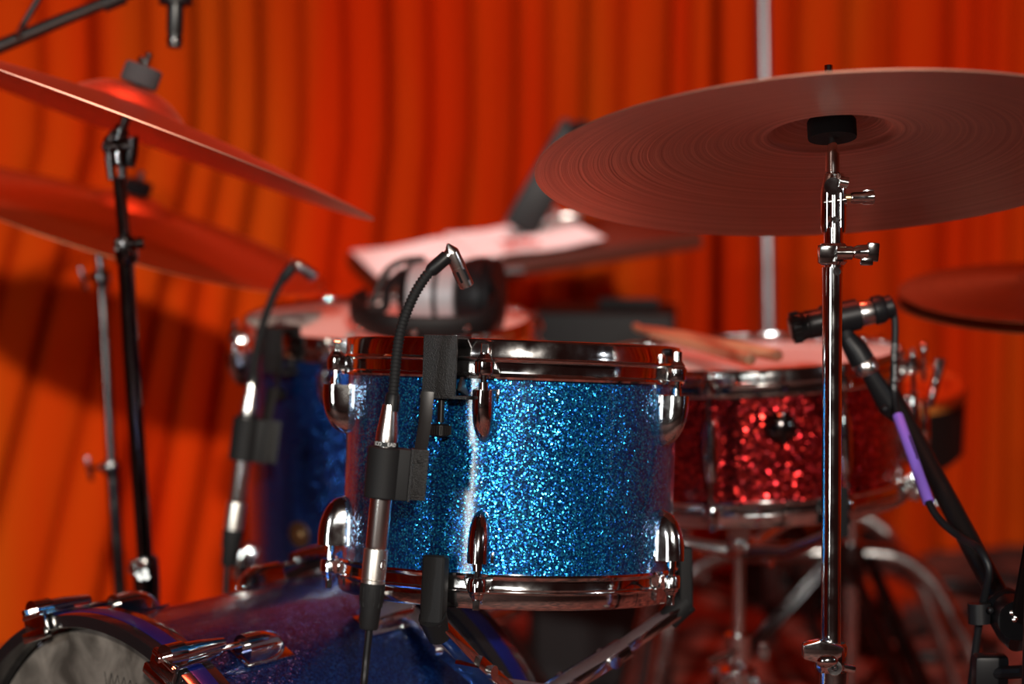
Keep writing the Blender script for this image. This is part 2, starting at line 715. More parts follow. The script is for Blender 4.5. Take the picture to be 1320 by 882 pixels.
def hoop(R, h, sgn, angs, zoff):
    b = MB()
    b.lathe(hoop_prof(R, h, sgn), 96, T(0, 0, zoff), closed=True)
    for a in angs:
        M = polar(a, R + .0045, zoff)
        b.lathe([(0, .0035), (.0075, .0035), (.0085, .006), (.0085, .0145), (.0070, .0165), (0, .0165)], 14, M @ T(0, -.0075, 0) @ (Matrix.Scale(sgn, 4, (0, 0, 1))))
        b.prism([(-.013, .004), (.013, .004), (.0085, .016), (-.0085, .016)], .012, M @ Matrix.Scale(sgn, 4, (0, 0, 1)), .001)
    return b


def rod_mesh(L):
    """tension rod: z=0 at the hoop ear, threaded end down at -L, square head above"""
    b = MB()
    b.cyl((0, 0, 0.002), (0, 0, -L), .0029, seg=10)
    b.cyl((0, 0, -L + .006), (0, 0, -L - .001), .0044, seg=12)
    b.lathe([(0, .0), (.0062, .0), (.0068, .0012), (.0055, .003), (.0042, .0048), (.0042, .006), (0, .006)], 14)
    b.box((.0058, .0058, .0085), T(0, 0, .0098), .0005, 1)
    return b


def drum(name, label, cat, M, R, Hs, hb, ht, mat, angs, skin, lug='bullet', lugsize=(.046, .0205, .0245), dz=.0095):
    root = thing(name, label, cat, M)
    zb, zt = hb, hb + Hs
    b = MB()
    b.lathe([(R, zb - .012), (R, zt + .012), (R - .007, zt + .012), (R - .007, zb - .012)], 128, closed=True)
    part('shell', b, root, mat, ang=60)
    part('top_hoop', hoop(R, ht, 1, angs, zt), root, CHROME)
    part('bottom_hoop', hoop(R, hb, -1, angs, zb), root, CHROME)
    for zz, nm in ((zt + .45 * ht, 'batter_head'), (zb - .45 * hb, 'resonant_head')):
        b = MB()
        b.lathe([(0, 0), (R * .5, 0), (R - .004, 0), (R - .0035, -.002), (0, -.002)], 72, T(0, 0, zz))
        part(nm, b, root, skin)
    ro = R + .0120
    if lug == 'bullet':
        lm = lug_mesh('lug', *lugsize)
        rl = dz + .010
        rm = rod_mesh(rl + .006).mesh('tension_rod', CHROME)
        for a in angs:
            part('lug', lm, root, M=polar(a, R - .001, zt - dz))
            part('tension_rod', rm, root, M=polar(a, ro, zt + .0165))
            part('lug', lm, root, M=polar(a, R - .001, zb + dz) @ Ry(180))
            part('tension_rod', rm, root, M=polar(a, ro, zb - .0165) @ Ry(180))
    else:
        zm = (zt + zb) / 2
        b = MB()
        Lh = Hs * .30
        b.tube([(0, -.012, z) for z in (-Lh, -Lh * .92, -Lh * .5, 0, Lh * .5, Lh * .92, Lh)], [.004, .0066, .0082, .0086, .0082, .0066, .004], 12)
        b.box((.015, .010, Lh * 1.1), T(0, -.004, 0), .002)
        lm = b.mesh('lug', CHROME)
        rm = rod_mesh(zt + .0165 - (zm + Lh) + .002).mesh('tension_rod', CHROME)
        for a in angs:
            part('lug', lm, root, M=polar(a, R - .001, zm))
            part('tension_rod', rm, root, M=polar(a, ro, zt + .0165))
            part('tension_rod', rm, root, M=polar(a, ro, zb - .0165) @ Ry(180))
    return root


def tilted(px, py, d, roll, tilt=None):
    """drum frame: z axis square to the ray (tilt None) or world up leaned towards the viewer by tilt degrees; roll + = right side down"""
    c = P(px, py, d)
    if tilt is None:
        v = (c - CO).normalized()
        z = CR.cross(v).normalized()
    else:
        z = Vector((0, -math.sin(rad(tilt)), math.cos(rad(tilt))))
    fwd = z.cross(CR).normalized()
    x = fwd.cross(z).normalized()
    a = rad(roll)
    z2 = z * math.cos(a) + x * math.sin(a)
    x2 = x * math.cos(a) - z * math.sin(a)
    y2 = z2.cross(x2)
    return c, frame(x2, y2, z2, c)


# rack tom
TH, THB, THT = .167, .031, .035
c, MT = tilted(661, 490, 1.89, 1.9)
MT = MT @ T(0, 0, -(TH + THB))
TR = .1535
tom_angs = [-8.6 + 72 * k for k in range(5)]
tom = drum('rack_tom', 'bright blue sparkle rack tom in the centre with chrome hoops', 'drum', MT, TR, TH, THB, THT, BLUE, tom_angs, HEADSKIN)

# floor tom
c, MF = tilted(500, 407, 2.545, 0.0, 3.3)
FH, FHB, FHT = .31, .030, .030
MF = MF @ T(0, 0, -(FH + FHB + FHT))
FR = .180
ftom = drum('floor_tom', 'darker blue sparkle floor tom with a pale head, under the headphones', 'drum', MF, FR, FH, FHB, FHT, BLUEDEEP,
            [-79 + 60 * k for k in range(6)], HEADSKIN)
bd = MB()
bd.lathe([(0, .0012), (.0150, .0012), (.0162, .0004), (.0162, 0), (0, 0)], 24)
Mb = polar(-34, FR, .125) @ Rx(90)
bo = part('badge', bd, ftom, simple('brown_badge', (0.06, 0.025, 0.010), 0.45, 0.4), M=Mb, label='round brown badge with bright air vent')
vb = MB()
vb.lathe([(.002, .0012), (.002, .0030), (.0045, .0030), (.0058, .0012)], 16)
part('air_vent', vb, bo, BRASS)
zf = MF.translation.z
for k, a in enumerate((-120, 0 + 30, 120 + 40)):
    b = MB()
    x, y = math.sin(rad(a)), -math.cos(rad(a))
    r0 = FR + .022
    b.cyl((x * r0, y * r0, .20), (x * r0, y * r0, -zf + .012), .005, seg=10)
    b.cyl((x * r0, y * r0, -zf + .03), (x * r0, y * r0, -zf + .001), .010, seg=12)
    b.box((.03, .026, .045), Rz(a) @ T(0, -FR - .014, .14), .004)
    part('leg', b, ftom, CHROME)

# snare drum
c, MS = tilted(960, 451, 2.33, -2.6, 0.0)
SH, SHB, SHT = .113, .030, .030
MS = MS @ T(0, 0, -(SH + SHB + SHT))
SR = .180
snare = drum('snare_drum', 'red sparkle snare drum with chrome hoops and drumsticks on its head', 'drum', MS, SR, SH, SHB, SHT, REDSP,
             [-18.5 + 45 * k for k in range(8)], HEADSKIN, lug='tube')
b = MB()
b.lathe([(0, .017), (.006, .0168), (.012, .0145), (.0165, .009), (.018, .003), (.0185, 0), (0, 0)], 28)
b.box((.004, .034, .003), T(0, 0, .0165), .001)
part('muffler_knob', b, snare, DARKENED_CHROME, M=polar(5.0, SR, .110) @ Rx(90))
# throw-off on the right hand side
b = MB()
b.box((.030, .016, .075), polar(80, SR + .008, .080), .004)
Mth = polar(80, SR + .022, .082)
b.lathe([(0, .006), (.016, .005), (.021, .001), (.022, -.003), (0, -.003)], 24, Mth @ Rx(90) @ Matrix.Scale(1.5, 4, (0, 1, 0)))
th = part('throw_off', b, snare, CHROME)
b = MB()
b.tube([Mth @ Vector(p) for p in ((-.012, -.006, .022), (-.010, -.012, .045), (-.002, -.020, .075))], [.004, .005, .006], 10)
b.cyl(Mth @ Vector((.004, 0, .05)), Mth @ Vector((.004, 0, .082)), .0028)
b.ball(Mth @ Vector((-.012, 0, .088)), .005)
b.ball(Mth @ Vector((.006, 0, .090)), .005)
part('lever', b, th, CHROME)
b = MB()
Mbt = polar(70, SR + .012, .018)
b.box((.028, .012, .030), Mbt, .003)
b.cyl(Mbt @ Vector((-.01, -.004, -.004)), Mbt @ Vector((-.012, -.03, -.02)), .004)
b.ball(Mbt @ Vector((.0, -.008, .004)), .006)
part('snare_clamp', b, snare, CHROME)

# two drumsticks lying on the snare head
zs = SH + SHB + .45 * SHT
for lab, (x0, y0), (x1, y1) in (('tan drumstick on the snare head, the one with its round butt end showing', (.020, -.150), (-.115, .210)),
                                ('tan drumstick on the snare head, left of the other stick', (-.012, -.170), (-.112, .185))):
    a = Vector((x0, y0, zs + .0145 + .012))
    e = Vector((x1, y1, zs + .0076 + .019))
    dd = (e - a).normalized()
    b = MB()
    n = 12
    pts, rr = [], []
    for i, (t, r) in enumerate(((0, .003), (.004, .0062), (.012, .0073), (.60, .0073), (.80, .0058), (.93, .0035), (.955, .0030), (.962, .0042), (.975, .0052), (.99, .0045), (1.0, .002))):
        pts.append(a + (e - a) * t)
        rr.append(r)
    b.tube(pts, rr, 12)
    base = MS @ T(*a)
    b.bm.transform(T(*(-a)))
    solo('drumstick', b, STICKWOOD, lab, 'drumstick', base, 'drumsticks on the snare drum')

# ------------------------------------------------------------------ bass drum
BYAW = 43.0
ax = Vector((math.sin(rad(BYAW)), math.cos(rad(BYAW)), 0))      # from the front head to the batter side
BR, BHR, BL = .243, .2575, .372
top = P(125, 797, 1.83)
bc = Vector((top.x, top.y, top.z - BHR))
xx = ax.cross(Vector((0, 0, 1))).normalized()                   # to the viewer's right along the hoop
Mbass = frame(xx, Vector((0, 0, 1)), -ax, bc)                    # local z points out of the front head, y up
if Mbass.to_3x3().determinant() < 0:
    Mbass = frame(-xx, Vector((0, 0, 1)), -ax, bc)
XS = 1 if (Mbass.col[0][0] > 0) else -1
base = Vector((bc.x, bc.y, 0.0)) + ax * BL / 2
bass = thing('bass_drum', 'deep blue sparkle bass drum lying at lower left with grey front head', 'drum', T(*base))


def bpart(name, b, mat, parent=None, **k):
    b.bm.transform(Mbass)
    return part(name, b, parent or bass, mat, world=True, **k)


b = MB()
b.lathe([(BR, -.030), (BR, -BL + .030), (BR - .007, -BL + .030), (BR - .007, -.030)], 128, closed=True)
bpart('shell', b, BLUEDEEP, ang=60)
for z0, sg, nm in ((0, -1, 'front_hoop'), (-BL, 1, 'rear_hoop')):
    b = MB()
    W = .040
    pr = [(BHR - .001, 0), (BHR, .002), (BHR, W - .002), (BHR - .001, W), (BHR - .012, W), (BHR - .013, W - .002), (BHR - .013, .002), (BHR - .012, 0)]
    b.lathe([(r, z0 + sg * z) for r, z in pr], 128, closed=True)
    ho = bpart(nm, b, HOOPBLACK)
    b = MB()
    b.lathe([(r, z0 + sg * z) for r, z in ((BHR + .0006, .012), (BHR + .0008, .013), (BHR + .0008, .027), (BHR + .0006, .028), (BHR - .002, .028), (BHR - .002, .012))], 128, closed=True)
    bpart('inlay', b, INLAY, ho, label='blue sparkle inlay strip')
    b = MB()
    b.lathe([(BR + .0005, z0 + sg * .040), (BR + .004, z0 + sg * .040), (BR + .005, z0 + sg * .0435), (BR + .0005, z0 + sg * .046)], 128, closed=True)
    bpart('flesh_hoop', b, DULL_CHROME)
b = MB()
b.lathe([(0, -.024), (.1, -.024), (BR - .004, -.024), (BR + .0005, -.030), (0, -.030)], 96)
fh = bpart('front_head', b, BASSSKIN)
b = MB()
b.lathe([(0, -BL + .024), (BR - .004, -BL + .024), (BR + .0005, -BL + .03), (0, -BL + .03)], 72)
bpart('batter_head', b, HEADSKIN)
# the spiked crown mark on the front head
b = MB()
MI = Mbass.inverted()


def on_head(px, py):
    """point of the front head seen at that pixel, in the drum's own frame"""
    a, v = MI @ CO, MI.to_3x3() @ (P(px, py, 1) - CO)
    q = a + v * ((-.0236 - a.z) / v.z)
    return q.x, q.y


pts = [on_head(*q) for q in ((135, 866), (137, 884), (141, 884), (143.5, 868), (147, 886), (151.5, 870.5), (155, 888), (160, 873), (163, 889), (168, 877), (171, 891), (176, 881), (178, 893), (182, 886), (186, 897))]
for (x0, y0), (x1, y1) in zip(pts, pts[1:]):
    v = Vector((x1 - x0, y1 - y0, 0))
    if v.length < 1e-6:
        continue
    q = Vector((-v.y, v.x, 0)).normalized() * .00045
    A, B_ = Vector((x0, y0, -.0236)), Vector((x1, y1, -.0236))
    b.add([A - q, A + q, B_ + q, B_ - q], [(0, 1, 2, 3)])
bpart('crown_mark', b, simple('mark_ink', (0.01, 0.01, 0.01), 0.7), fh)
# claws, rods and lugs
bass_angs = [-21 + 45 * k for k in range(8)]


def bfr(a, r, z):
    """on the bass drum: local y outward at angle a from the top (+ = viewer's right), z = out of the front head"""
    return Rz(-XS * a) @ T(0, r, z)


def claw_builder():
    b = MB()
    b.prism([(-.016, -.028), (.016, -.028), (.013, .012), (.007, .034), (-.007, .034), (-.013, .012)], .004, Matrix(((1, 0, 0, 0), (0, 1, 0, .004), (0, 0, -1, -.020), (0, 0, 0, 1))), .001)
    b.box((.034, .026, .005), T(0, -.006, .004), .0012)
    b.box((.038, .010, .006), T(0, -.014, .0075), .0015)
    b.tube([(0, .008, -.006), (0, .009, -.030), (0, .0085, -.058)], [.0092, .0074, .0048], 14)
    b.cyl((0, .008, .006), (0, .008, -.012), .011, seg=16)
    b.box((.006, .006, .010), T(0, .008, .010), .0006, 1)
    return b


cl = claw_builder()
cl_me = cl.mesh('claw', CHROME)
b = MB()
b.cyl((0, 0, 0), (0, 0, -.080), .003, seg=10)
rodm = b.mesh('tension_rod', CHROME)
b = MB()
k = 12
vs, fs = [], []
n = 12
for i in range(k + 1):
    t = i / k
    s = math.sqrt(max(0, 1 - max(0, (t - .35) / .65) ** 2.2))
    wd, dp = max(.0135 * (s ** .8), .001), max(.023 * s, .0008)
    for j in range(n + 1):
        a = PI * j / n
        vs.append((wd * math.cos(a), dp * max(0, math.sin(a)) ** .5, -.050 * t))
for i in range(k):
    for j in range(n):
        q = i * (n + 1) + j
        fs.append((q, q + 1, q + n + 2, q + n + 1))
fs.append(tuple(range(n + 1)))
b.add(vs, fs)
b.cyl((0, .013, 0), (0, .013, .006), .007, seg=14)
b.box((.032, .002, .056), T(0, .001, -.025), .0007)
blug = b.mesh('lug', CHROME, 40)
IB = T(*(-base)) @ Mbass
for a in bass_angs:
    lf = part('lug', blug, bass, M=IB @ bfr(a, BR, -.084))
    part('tension_rod', rodm, bass, M=IB @ bfr(a, BHR + .008 - .006, -.03))
    part('claw', cl_me, bass, M=IB @ bfr(a, BHR, 0))
    flip = Ry(180)
    part('lug', blug, bass, M=IB @ bfr(a, BR, -BL + .084) @ flip)
    part('tension_rod', rodm, bass, M=IB @ bfr(a, BHR + .008 - .006, -BL + .03) @ flip)
    part('claw', cl_me, bass, M=IB @ bfr(a, BHR, -BL) @ flip)
for s in (-1, 1):
    p0 = Mbass @ (bfr(s * 110, BR, -.12) @ Vector((0, 0, 0)))
    out = (Mbass.to_3x3() @ (bfr(s * 110, 1, 0).to_3x3() @ Vector((0, 1, 0)))).normalized()
    b = MB()
    e = Vector((p0.x, p0.y, .004)) + Vector((out.x, out.y, 0)) * .16 - ax * .12
    b.cyl(p0 - out * .0, e, .006, seg=10)
    b.cyl(p0, p0 + out * .03, .016, seg=16)
    part('spur', b, bass, CHROME, world=True)


# ------------------------------------------------------------------ helper pieces for stands
def tripod(root, foot, hub_z, spread, r=.010, rot=20, mat=CHROME, double=True, gap=.010):
    x, y = foot
    for k in range(3):
        a = rad(rot + 120 * k)
        d = Vector((math.cos(a), math.sin(a), 0))
        s = Vector((-d.y, d.x, 0)) * gap
        b = MB()
        up = Vector((x, y, hub_z)) + d * .03
        lo = Vector((x, y, .016)) + d * spread
        for q in ((-1, 1) if double else (0,)):
            b.tube([up + s * q, lo + s * q], r * (.62 if double else 1), 10, flat=1.0)
        md = up * .45 + lo * .55
        b.tube([Vector((x, y, hub_z * .36)) + d * .015, md], r * .5, 8)
        leg = part('leg', b, root, mat, world=True)
        b = MB()
        b.tube([lo + d * -.012 + Vector((0, 0, .006)), lo + d * .018 - Vector((0, 0, .006))], [.015, .012], 12)
        part('rubber_foot', b, leg, RUBBER, world=True)
    b = MB()
    b.cyl((x, y, hub_z - .03), (x, y, hub_z + .03), .022, seg=18)
    part('hub', b, root, mat, world=True)
    b = MB()
    b.cyl((x, y, hub_z * .36 - .012), (x, y, hub_z * .36 + .012), .018, seg=18)
    part('brace_hub', b, root, mat, world=True)


def wing_screw(b, a, e, r=.0055, wing=.018, up=Vector((0, 0, 1))):
    a, e = Vector(a), Vector(e)
    d = (e - a).normalized()
    m = a + (e - a) * .42
    b.cyl(a, m, r * .8, seg=12)
    b.tube([m, m + (e - m) * .25, e - (e - m) * .1, e], [r * 1.15, r * 1.35, r * 1.5, r * 1.2], 14)
    M = frame(d, d.cross(up).normalized(), d.cross(up).normalized().cross(d) * -1, m + (e - m) * .62)
    b.box(((e - m).length * .62, r * 1.2, wing), M, r * .4)


def cymbal_mesh(name, R, mat, bow=.030, bell=.055, bellh=.022, th=.0012):
    pr = [(R, 0)]
    n = 22
    for i in range(1, n + 1):
        t = i / n
        r = R + (bell - R) * t
        pr.append((r, bow * (1 - (1 - t) ** 1.25) * .98 + .0))
    for i in range(1, 13):
        q = i / 12
        pr.append((bell + (.006 - bell) * q, bow * .98 + bellh * (1 - (1 - q) ** 2.3)))
    top = [(r, z + th) for r, z in pr]
    b = MB()
    b.lathe(pr + top[::-1], 160, closed=True)
    return b.mesh(name, mat, 40)


def cymbal(name, label, M, R, mat=BRONZE, group=None, **k):
    me = cymbal_mesh(name, R, mat, **k)
    o = bpy.data.objects.new(name, me)
    C.objects.link(o)
    o.matrix_world = M
    o['label'] = label
    o['category'] = 'cymbal'
    if group:
        o['group'] = group
    return o


# ------------------------------------------------------------------ right cymbal and its stand
MR = disc_frame(1075, 213, 1.71, .262, -4.0)
cymbal('crash_cymbal', 'large bronze cymbal at upper right seen from below, on the nearest chrome stand', MR, .254, BRONZE, bow=.028, bellh=.020)
foot = P(1071, 860, 1.71)
foot = Vector((foot.x, foot.y, 0))
st = thing('cymbal_stand', 'bright chrome cymbal stand at right in front of the red snare', 'cymbal stand', foot)
D = 1.71
nz = Vector(MR.col[2][:3])
ctr = Vector(MR.col[3][:3])
pb = ctr + nz * .026                                      # under the bell
pt = ctr + nz * .088
tl = P(1073, 226, D)
b = MB()
b.tube([tl, pb, pt], [.0050, .0040, .0038], 12)
b.tube([tl + (pb - tl) * .05, tl + (pb - tl) * .55], .0062, 14)
part('cymbal_rod', b, st, CHROME, world=True)
b = MB()
b.lathe([(.004, 0), (.0205, 0), (.0208, .002), (.0208, .015), (.0195, .017), (.004, .017)], 28, MR @ T(0, 0, .0235), closed=True)
part('felt_washer', b, st, FELTB, world=True, label='black felt washer under the bell')
b = MB()
b.lathe([(.004, 0), (.015, 0), (.0152, .004), (.0152, .007), (.004, .0075)], 24, MR @ T(0, 0, .0515), closed=True)
part('felt_washer', b, st, FELT, world=True)
# tilter
b = MB()
tz = (P(1073, 226, D) - P(1074, 300, D)).normalized()
Mt_ = along(P(1074, 300, D), P(1073, 226, D))
t0, t1 = P(1074, 300, D), P(1073, 226, D)
for px_ in (1065.5, 1083):
    b.tube([P(px_, 300, D), P(px_, 290, D), P(px_, 250, D), P(px_ + (3 if px_ < 1070 else -1), 232, D), P(px_ + (5 if px_ < 1070 else -2), 224, D)],
           [.0048, .0058, .0060, .0060, .0045], 12, flat=.9)
b.cyl(P(1061, 262, D), P(1090, 258, D), .0058, seg=14)
b.cyl(P(1074, 240, D - .008), P(1074, 240, D + .010), .0075, seg=16)
b.cyl(P(1082, 234, D - .01), P(1093, 236, D - .01), .0050, seg=12)
b.tube([P(1075, 300, D), P(1075, 250, D)], .0062, 14)
b.cyl(P(1076, 283, D - .012), P(1076, 283, D), .0028, seg=10)
ti = part('tilter', b, st, CHROME, world=True)
b = MB()
b.cyl(P(1088, 255, D), P(1098, 255, D), .0032, seg=12)
part('tilter_bolt', b, ti, BRASS, world=True)
b = MB()
b.tube([P(1096, 255, D), P(1099, 255, D), P(1112, 254.5, D), P(1114, 254.5, D), P(1126, 254, D), P(1127, 254, D)],
       [.0042, .0052, .0052, .0060, .0060, .0045], 14)
b.box((.010, .004, .013), T(*P(1119, 254, D)), .0012)
part('wing_screw', b, ti, CHROME, world=True)
# tubes
b = MB()
b.cyl(P(1075, 345, D), P(1074.5, 294, D), .0082, seg=20)
part('upper_tube', b, st, CHROME, world=True)
b = MB()
low = P(1071, 848, D)
b.tube([P(1073, 345, D), P(1073, 358, D), P(1072.5, 470, D), low], [.0086, .0086, .0083, .0083], 24)
part('middle_tube', b, st, CHROME, world=True)
b = MB()
b.tube([P(1074, 342, D), P(1074, 338, D), P(1074, 318, D), P(1074, 314, D)], [.0095, .0118, .0118, .0098], 20)
b.box((.016, .012, .016), T(*(P(1067, 328, D - .006))), .002)
for yy in (318, 325, 332, 338):
    b.cyl(P(1058, yy, D - .006), P(1062, yy, D - .006), .0024, seg=10)
b.cyl(P(1079, 350, D - .010), P(1079, 350, D - .004), .0034, seg=12)
co = part('height_collar', b, st, CHROME, world=True)
b = MB()
b.tube([P(1078, 326, D - .012), P(1098, 326, D - .012), P(1100, 326, D - .012)], [.0058, .0058, .004], 14)
b.tube([P(1100, 326, D - .012), P(1106, 325, D - .012), P(1118, 325, D - .012)], [.0046, .0060, .0064], 14)
b.box((.0105, .006, .016), T(*P(1125, 325, D - .012)) @ Ry(4), .0018)
b.box((.011, .005, .007), T(*P(1117, 337, D - .012)), .0018)
part('wing_screw', b, co, CHROME, world=True)
# lower clamp
b = MB()
b.tube([P(1071, 866, D), P(1071, 860, D), P(1071, 834, D), P(1071, 829, D)], [.012, .0138, .0140, .0120], 22)
b.prism([(-.018, -.004), (.002, -.010), (.014, -.002), (.016, .006), (-.004, .012), (-.018, .008)], .012, T(*P(1062, 842, D - .014)), .002)
b.ball(P(1066, 852, D - .017), (.010, .006, .0065), 14)
b.ball(P(1047, 836, D - .010), (.008, .008, .007), 14)
b.lathe([(.0030, 0), (.0058, 0), (.0062, .002), (.0062, .016), (.0030, .016)], 16, along(P(1076, 863, D - .004), P(1076, 861, D - .022)), closed=True)
b.box((.022, .006, .006), T(*P(1086, 860, D - .006)) @ Ry(12), .0015)
part('lower_clamp', b, st, CHROME, world=True)
b = MB()
b.cyl(P(1075, 864, D), (foot.x, foot.y, .06), .0125, seg=22)
part('lower_tube', b, st, CHROME, world=True)
tripod(st, (foot.x, foot.y), .42, .24, rot=90)

# ------------------------------------------------------------------ left cymbals and stands
ML = disc_frame(158, 164, 2.17, .036, 20.9)
cymbal('ride_cymbal', 'large bronze cymbal at upper left seen edge on, tilted down to the right', ML, .287, BRONZE, bow=.024, bell=.062, bellh=.022)
D = 2.17
foot = P(201, 800, D + .15)
foot = Vector((foot.x, foot.y, 0))
st = thing('cymbal_stand', 'dark-looking chrome cymbal stand at left under the upper tilted cymbal', 'cymbal stand', foot)
nz = Vector(ML.col[2][:3])
ctr = Vector(ML.col[3][:3])
tl = P(151, 186, D)
b = MB()
b.tube([tl, ctr + nz * .03, ctr + nz * .078], [.0060, .0042, .0040], 12)
b.tube([tl, tl + (ctr - tl) * .9], .0078, 12)
b.ball(ctr + nz * .082, .0044, 10)
b.ball(ctr + nz * .075 - Vector(ML.col[0][:3]) * .006, .0042, 10)
part('cymbal_rod', b, st, DARKENED_CHROME, world=True)
b = MB()
b.lathe([(.004, 0), (.0195, 0), (.0205, .002), (.0205, .019), (.0190, .021), (.004, .021)], 28, ML @ T(0, 0, .0485), closed=True)
part('felt_washer', b, st, FELT, world=True)
b = MB()
for q in (-9, 7):
    b.tube([P(152 + q * .9, 232, D), P(150 + q, 205, D), P(152 + q, 178, D), P(156 + q * .8, 168, D)], [.0045, .0055, .0055, .004], 10)
b.cyl(P(140, 190, D - .005), P(170, 188, D - .005), .0060, seg=12)
for x_, y_ in ((150, 162), (147, 171), (148, 181), (153, 188), (150, 212)):
    b.cyl(P(x_, y_, D - .014), P(x_, y_, D - .004), .0022, seg=8)
b.tube([P(154, 212, D), P(153, 180, D)], .0085, 12)
b.tube([P(139, 200, D), P(134, 190, D), P(138, 178, D), P(146, 172, D)], .0030, 8)
ti = part('tilter', b, st, DARKENED_CHROME, world=True)
b = MB()
b.tube([P(166, 188, D - .004), P(172, 178, D - .004), P(170, 200, D - .004), P(168, 216, D - .004)], [.005, .0065, .0065, .0045], 10)
part('wing_screw', b, ti, DARKENED_CHROME, world=True)
b = MB()
b.cyl(P(153, 228, D), P(162, 322, D + .02), .0068, seg=16)
part('upper_tube', b, st, DARKENED_CHROME, world=True)
b = MB()
b.tube([P(161, 310, D + .018), P(168, 445, D + .045), P(188, 735, D + .105)], .0090, 18)
part('middle_tube', b, st, DARKENED_CHROME, world=True)
b = MB()
b.tube([P(160, 306, D + .018), P(161, 312, D + .018), P(164, 336, D + .024), P(166, 342, D + .024)], [.0100, .0125, .0125, .0100], 16)
for x_, y_ in ((152, 312), (160, 310), (150, 321)):
    b.cyl(P(x_, y_, D - .016), P(x_, y_, D - .008), .0026, seg=8)
co = part('height_collar', b, st, DARKENED_CHROME, world=True)
b = MB()
b.tube([P(166, 314, D), P(174, 314, D), P(177, 314, D), P(186, 313, D)], [.0035, .0035, .0065, .0062], 12)
part('wing_screw', b, co, DARKENED_CHROME, world=True)
b = MB()
b.tube([P(186, 718, D + .105), P(187, 723, D + .105), P(189, 752, D + .110), P(192, 800, D + .12), (foot.x, foot.y, .06)], [.0130, .0152, .0150, .0125, .0125], 18)
lt = part('lower_tube', b, st, DARKENED_CHROME, world=True)
b = MB()
b.tube([P(184, 734, D + .105 - .010), P(173, 731, D + .105 - .014), P(168, 728, D + .105 - .014)], [.008, .010, .007], 12)
b.ball(P(171, 727, D + .105 - .022), .0040, 10)
for x_, y_ in ((187, 737), (189, 744), (181, 745), (177, 739)):
    b.cyl(P(x_, y_, D + .105 - .020), P(x_, y_, D + .105 - .010), .0028, seg=8)
part('wing_screw', b, lt, CHROME, world=True)
tripod(st, (foot.x, foot.y), .34, .24, rot=100, mat=DARKENED_CHROME)

# lower left cymbal, farther back
M2 = disc_frame(163, 292, 2.62, -.150, 16.5)
cymbal('crash_cymbal', 'blurred bronze cymbal at far left, seen from above below the other tilted one', M2, .268, BRONZE2, bow=.026, bellh=.018)
D = 2.62
foot = P(163, 900, D)
foot = Vector((foot.x, foot.y, 0))
st = thing('cymbal_stand', 'thin dark stand at far left under the lower blurred cymbal', 'cymbal stand', foot)
nz = Vector(M2.col[2][:3])
ctr = Vector(M2.col[3][:3])
b = MB()
b.tube([ctr - nz * .03, ctr + nz * .03, ctr + nz * .075], [.0050, .0042, .004], 10)
part('cymbal_rod', b, st, DARKENED_CHROME, world=True)
b = MB()
b.lathe([(.004, 0), (.017, 0), (.018, .003), (.018, .017), (.004, .019)], 20, M2 @ T(0, 0, .045), closed=True)
part('felt_washer', b, st, FELTB, world=True)
b = MB()
b.tube([ctr - nz * .025, P(128, 322, D), P(131, 360, D), P(140, 520, D), P(144, 600, D)], [.0062, .0062, .0062, .0065, .0065], 14)
part('upper_tube', b, st, DARKENED_CHROME, world=True)
b = MB()
b.tube([P(144, 595, D), P(155, 770, D), (foot.x, foot.y, .06)], [.0085, .0085, .0090], 14)
part('lower_tube', b, st, DARKENED_CHROME, world=True)
for (x_, y_), dx in (((131, 357), -26), ((143, 603), -30)):
    b = MB()
    b.tube([P(x_ - 1, y_ - 10, D), P(x_, y_, D), P(x_ + 2, y_ + 14, D)], [.0090, .0115, .0080], 14)
    b.tube([P(x_, y_ - 1, D - .004), P(x_ - 14, y_, D - .006)], [.0055, .0050], 10)
    co = part('height_collar', b, st, DARKENED_CHROME, world=True)
    b = MB()
    b.tube([P(x_ - 14, y_, D - .006), P(x_ + dx + 4, y_ + 1, D - .006)], .0030, 8)
    b.box((.006, .006, .032), T(*P(x_ + dx + 2, y_ + 2, D - .006)) @ Ry(-12), .002)
    part('wing_screw', b, co, DARKENED_CHROME, world=True)
tripod(st, (foot.x, foot.y), .30, .24, rot=130, mat=DARKENED_CHROME)

# ------------------------------------------------------------------ hi-hat on the right
D = 2.42
MH = disc_frame(1355, 378, D, -.205, 1.0)
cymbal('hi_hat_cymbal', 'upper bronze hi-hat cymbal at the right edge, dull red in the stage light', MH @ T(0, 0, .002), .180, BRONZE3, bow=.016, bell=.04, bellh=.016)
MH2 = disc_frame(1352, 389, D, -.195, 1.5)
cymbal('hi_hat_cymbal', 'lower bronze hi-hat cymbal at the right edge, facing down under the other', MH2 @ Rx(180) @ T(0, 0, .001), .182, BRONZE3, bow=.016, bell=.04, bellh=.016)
c0 = Vector(MH.col[3][:3])
foot = Vector((c0.x + .02, c0.y, 0))
st = thing('hi_hat_stand', 'chrome hi-hat stand beyond the right edge under the two hi-hat cymbals', 'hi-hat stand', foot)
b = MB()
b.cyl(c0 - Vector((0, 0, .25)), c0 + Vector((0, 0, .16)), .0034, seg=10)
part('pull_rod', b, st, CHROME, world=True)
b = MB()
b.cyl((foot.x, foot.y, .05), c0 - Vector((0, 0, .05)), .0110, seg=16)
b.cyl(c0 - Vector((0, 0, .055)), c0 - Vector((0, 0, .035)), .022, seg=20)
part('lower_tube', b, st, CHROME, world=True)
b = MB()
b.lathe([(.004, 0), (.016, 0), (.016, .02), (.010, .024), (.010, .045), (.004, .045)], 18, T(*(c0 + Vector((0, 0, .036)))), closed=True)
part('clutch', b, st, CHROME, world=True)
tripod(st, (foot.x, foot.y), .30, .24, rot=20)
b = MB()
b.box((.09, .26, .014), T(foot.x - .02, foot.y + .14, .03) @ Rx(7), .004)
b.box((.10, .06, .02), T(foot.x - .02, foot.y + .28, .012), .004)
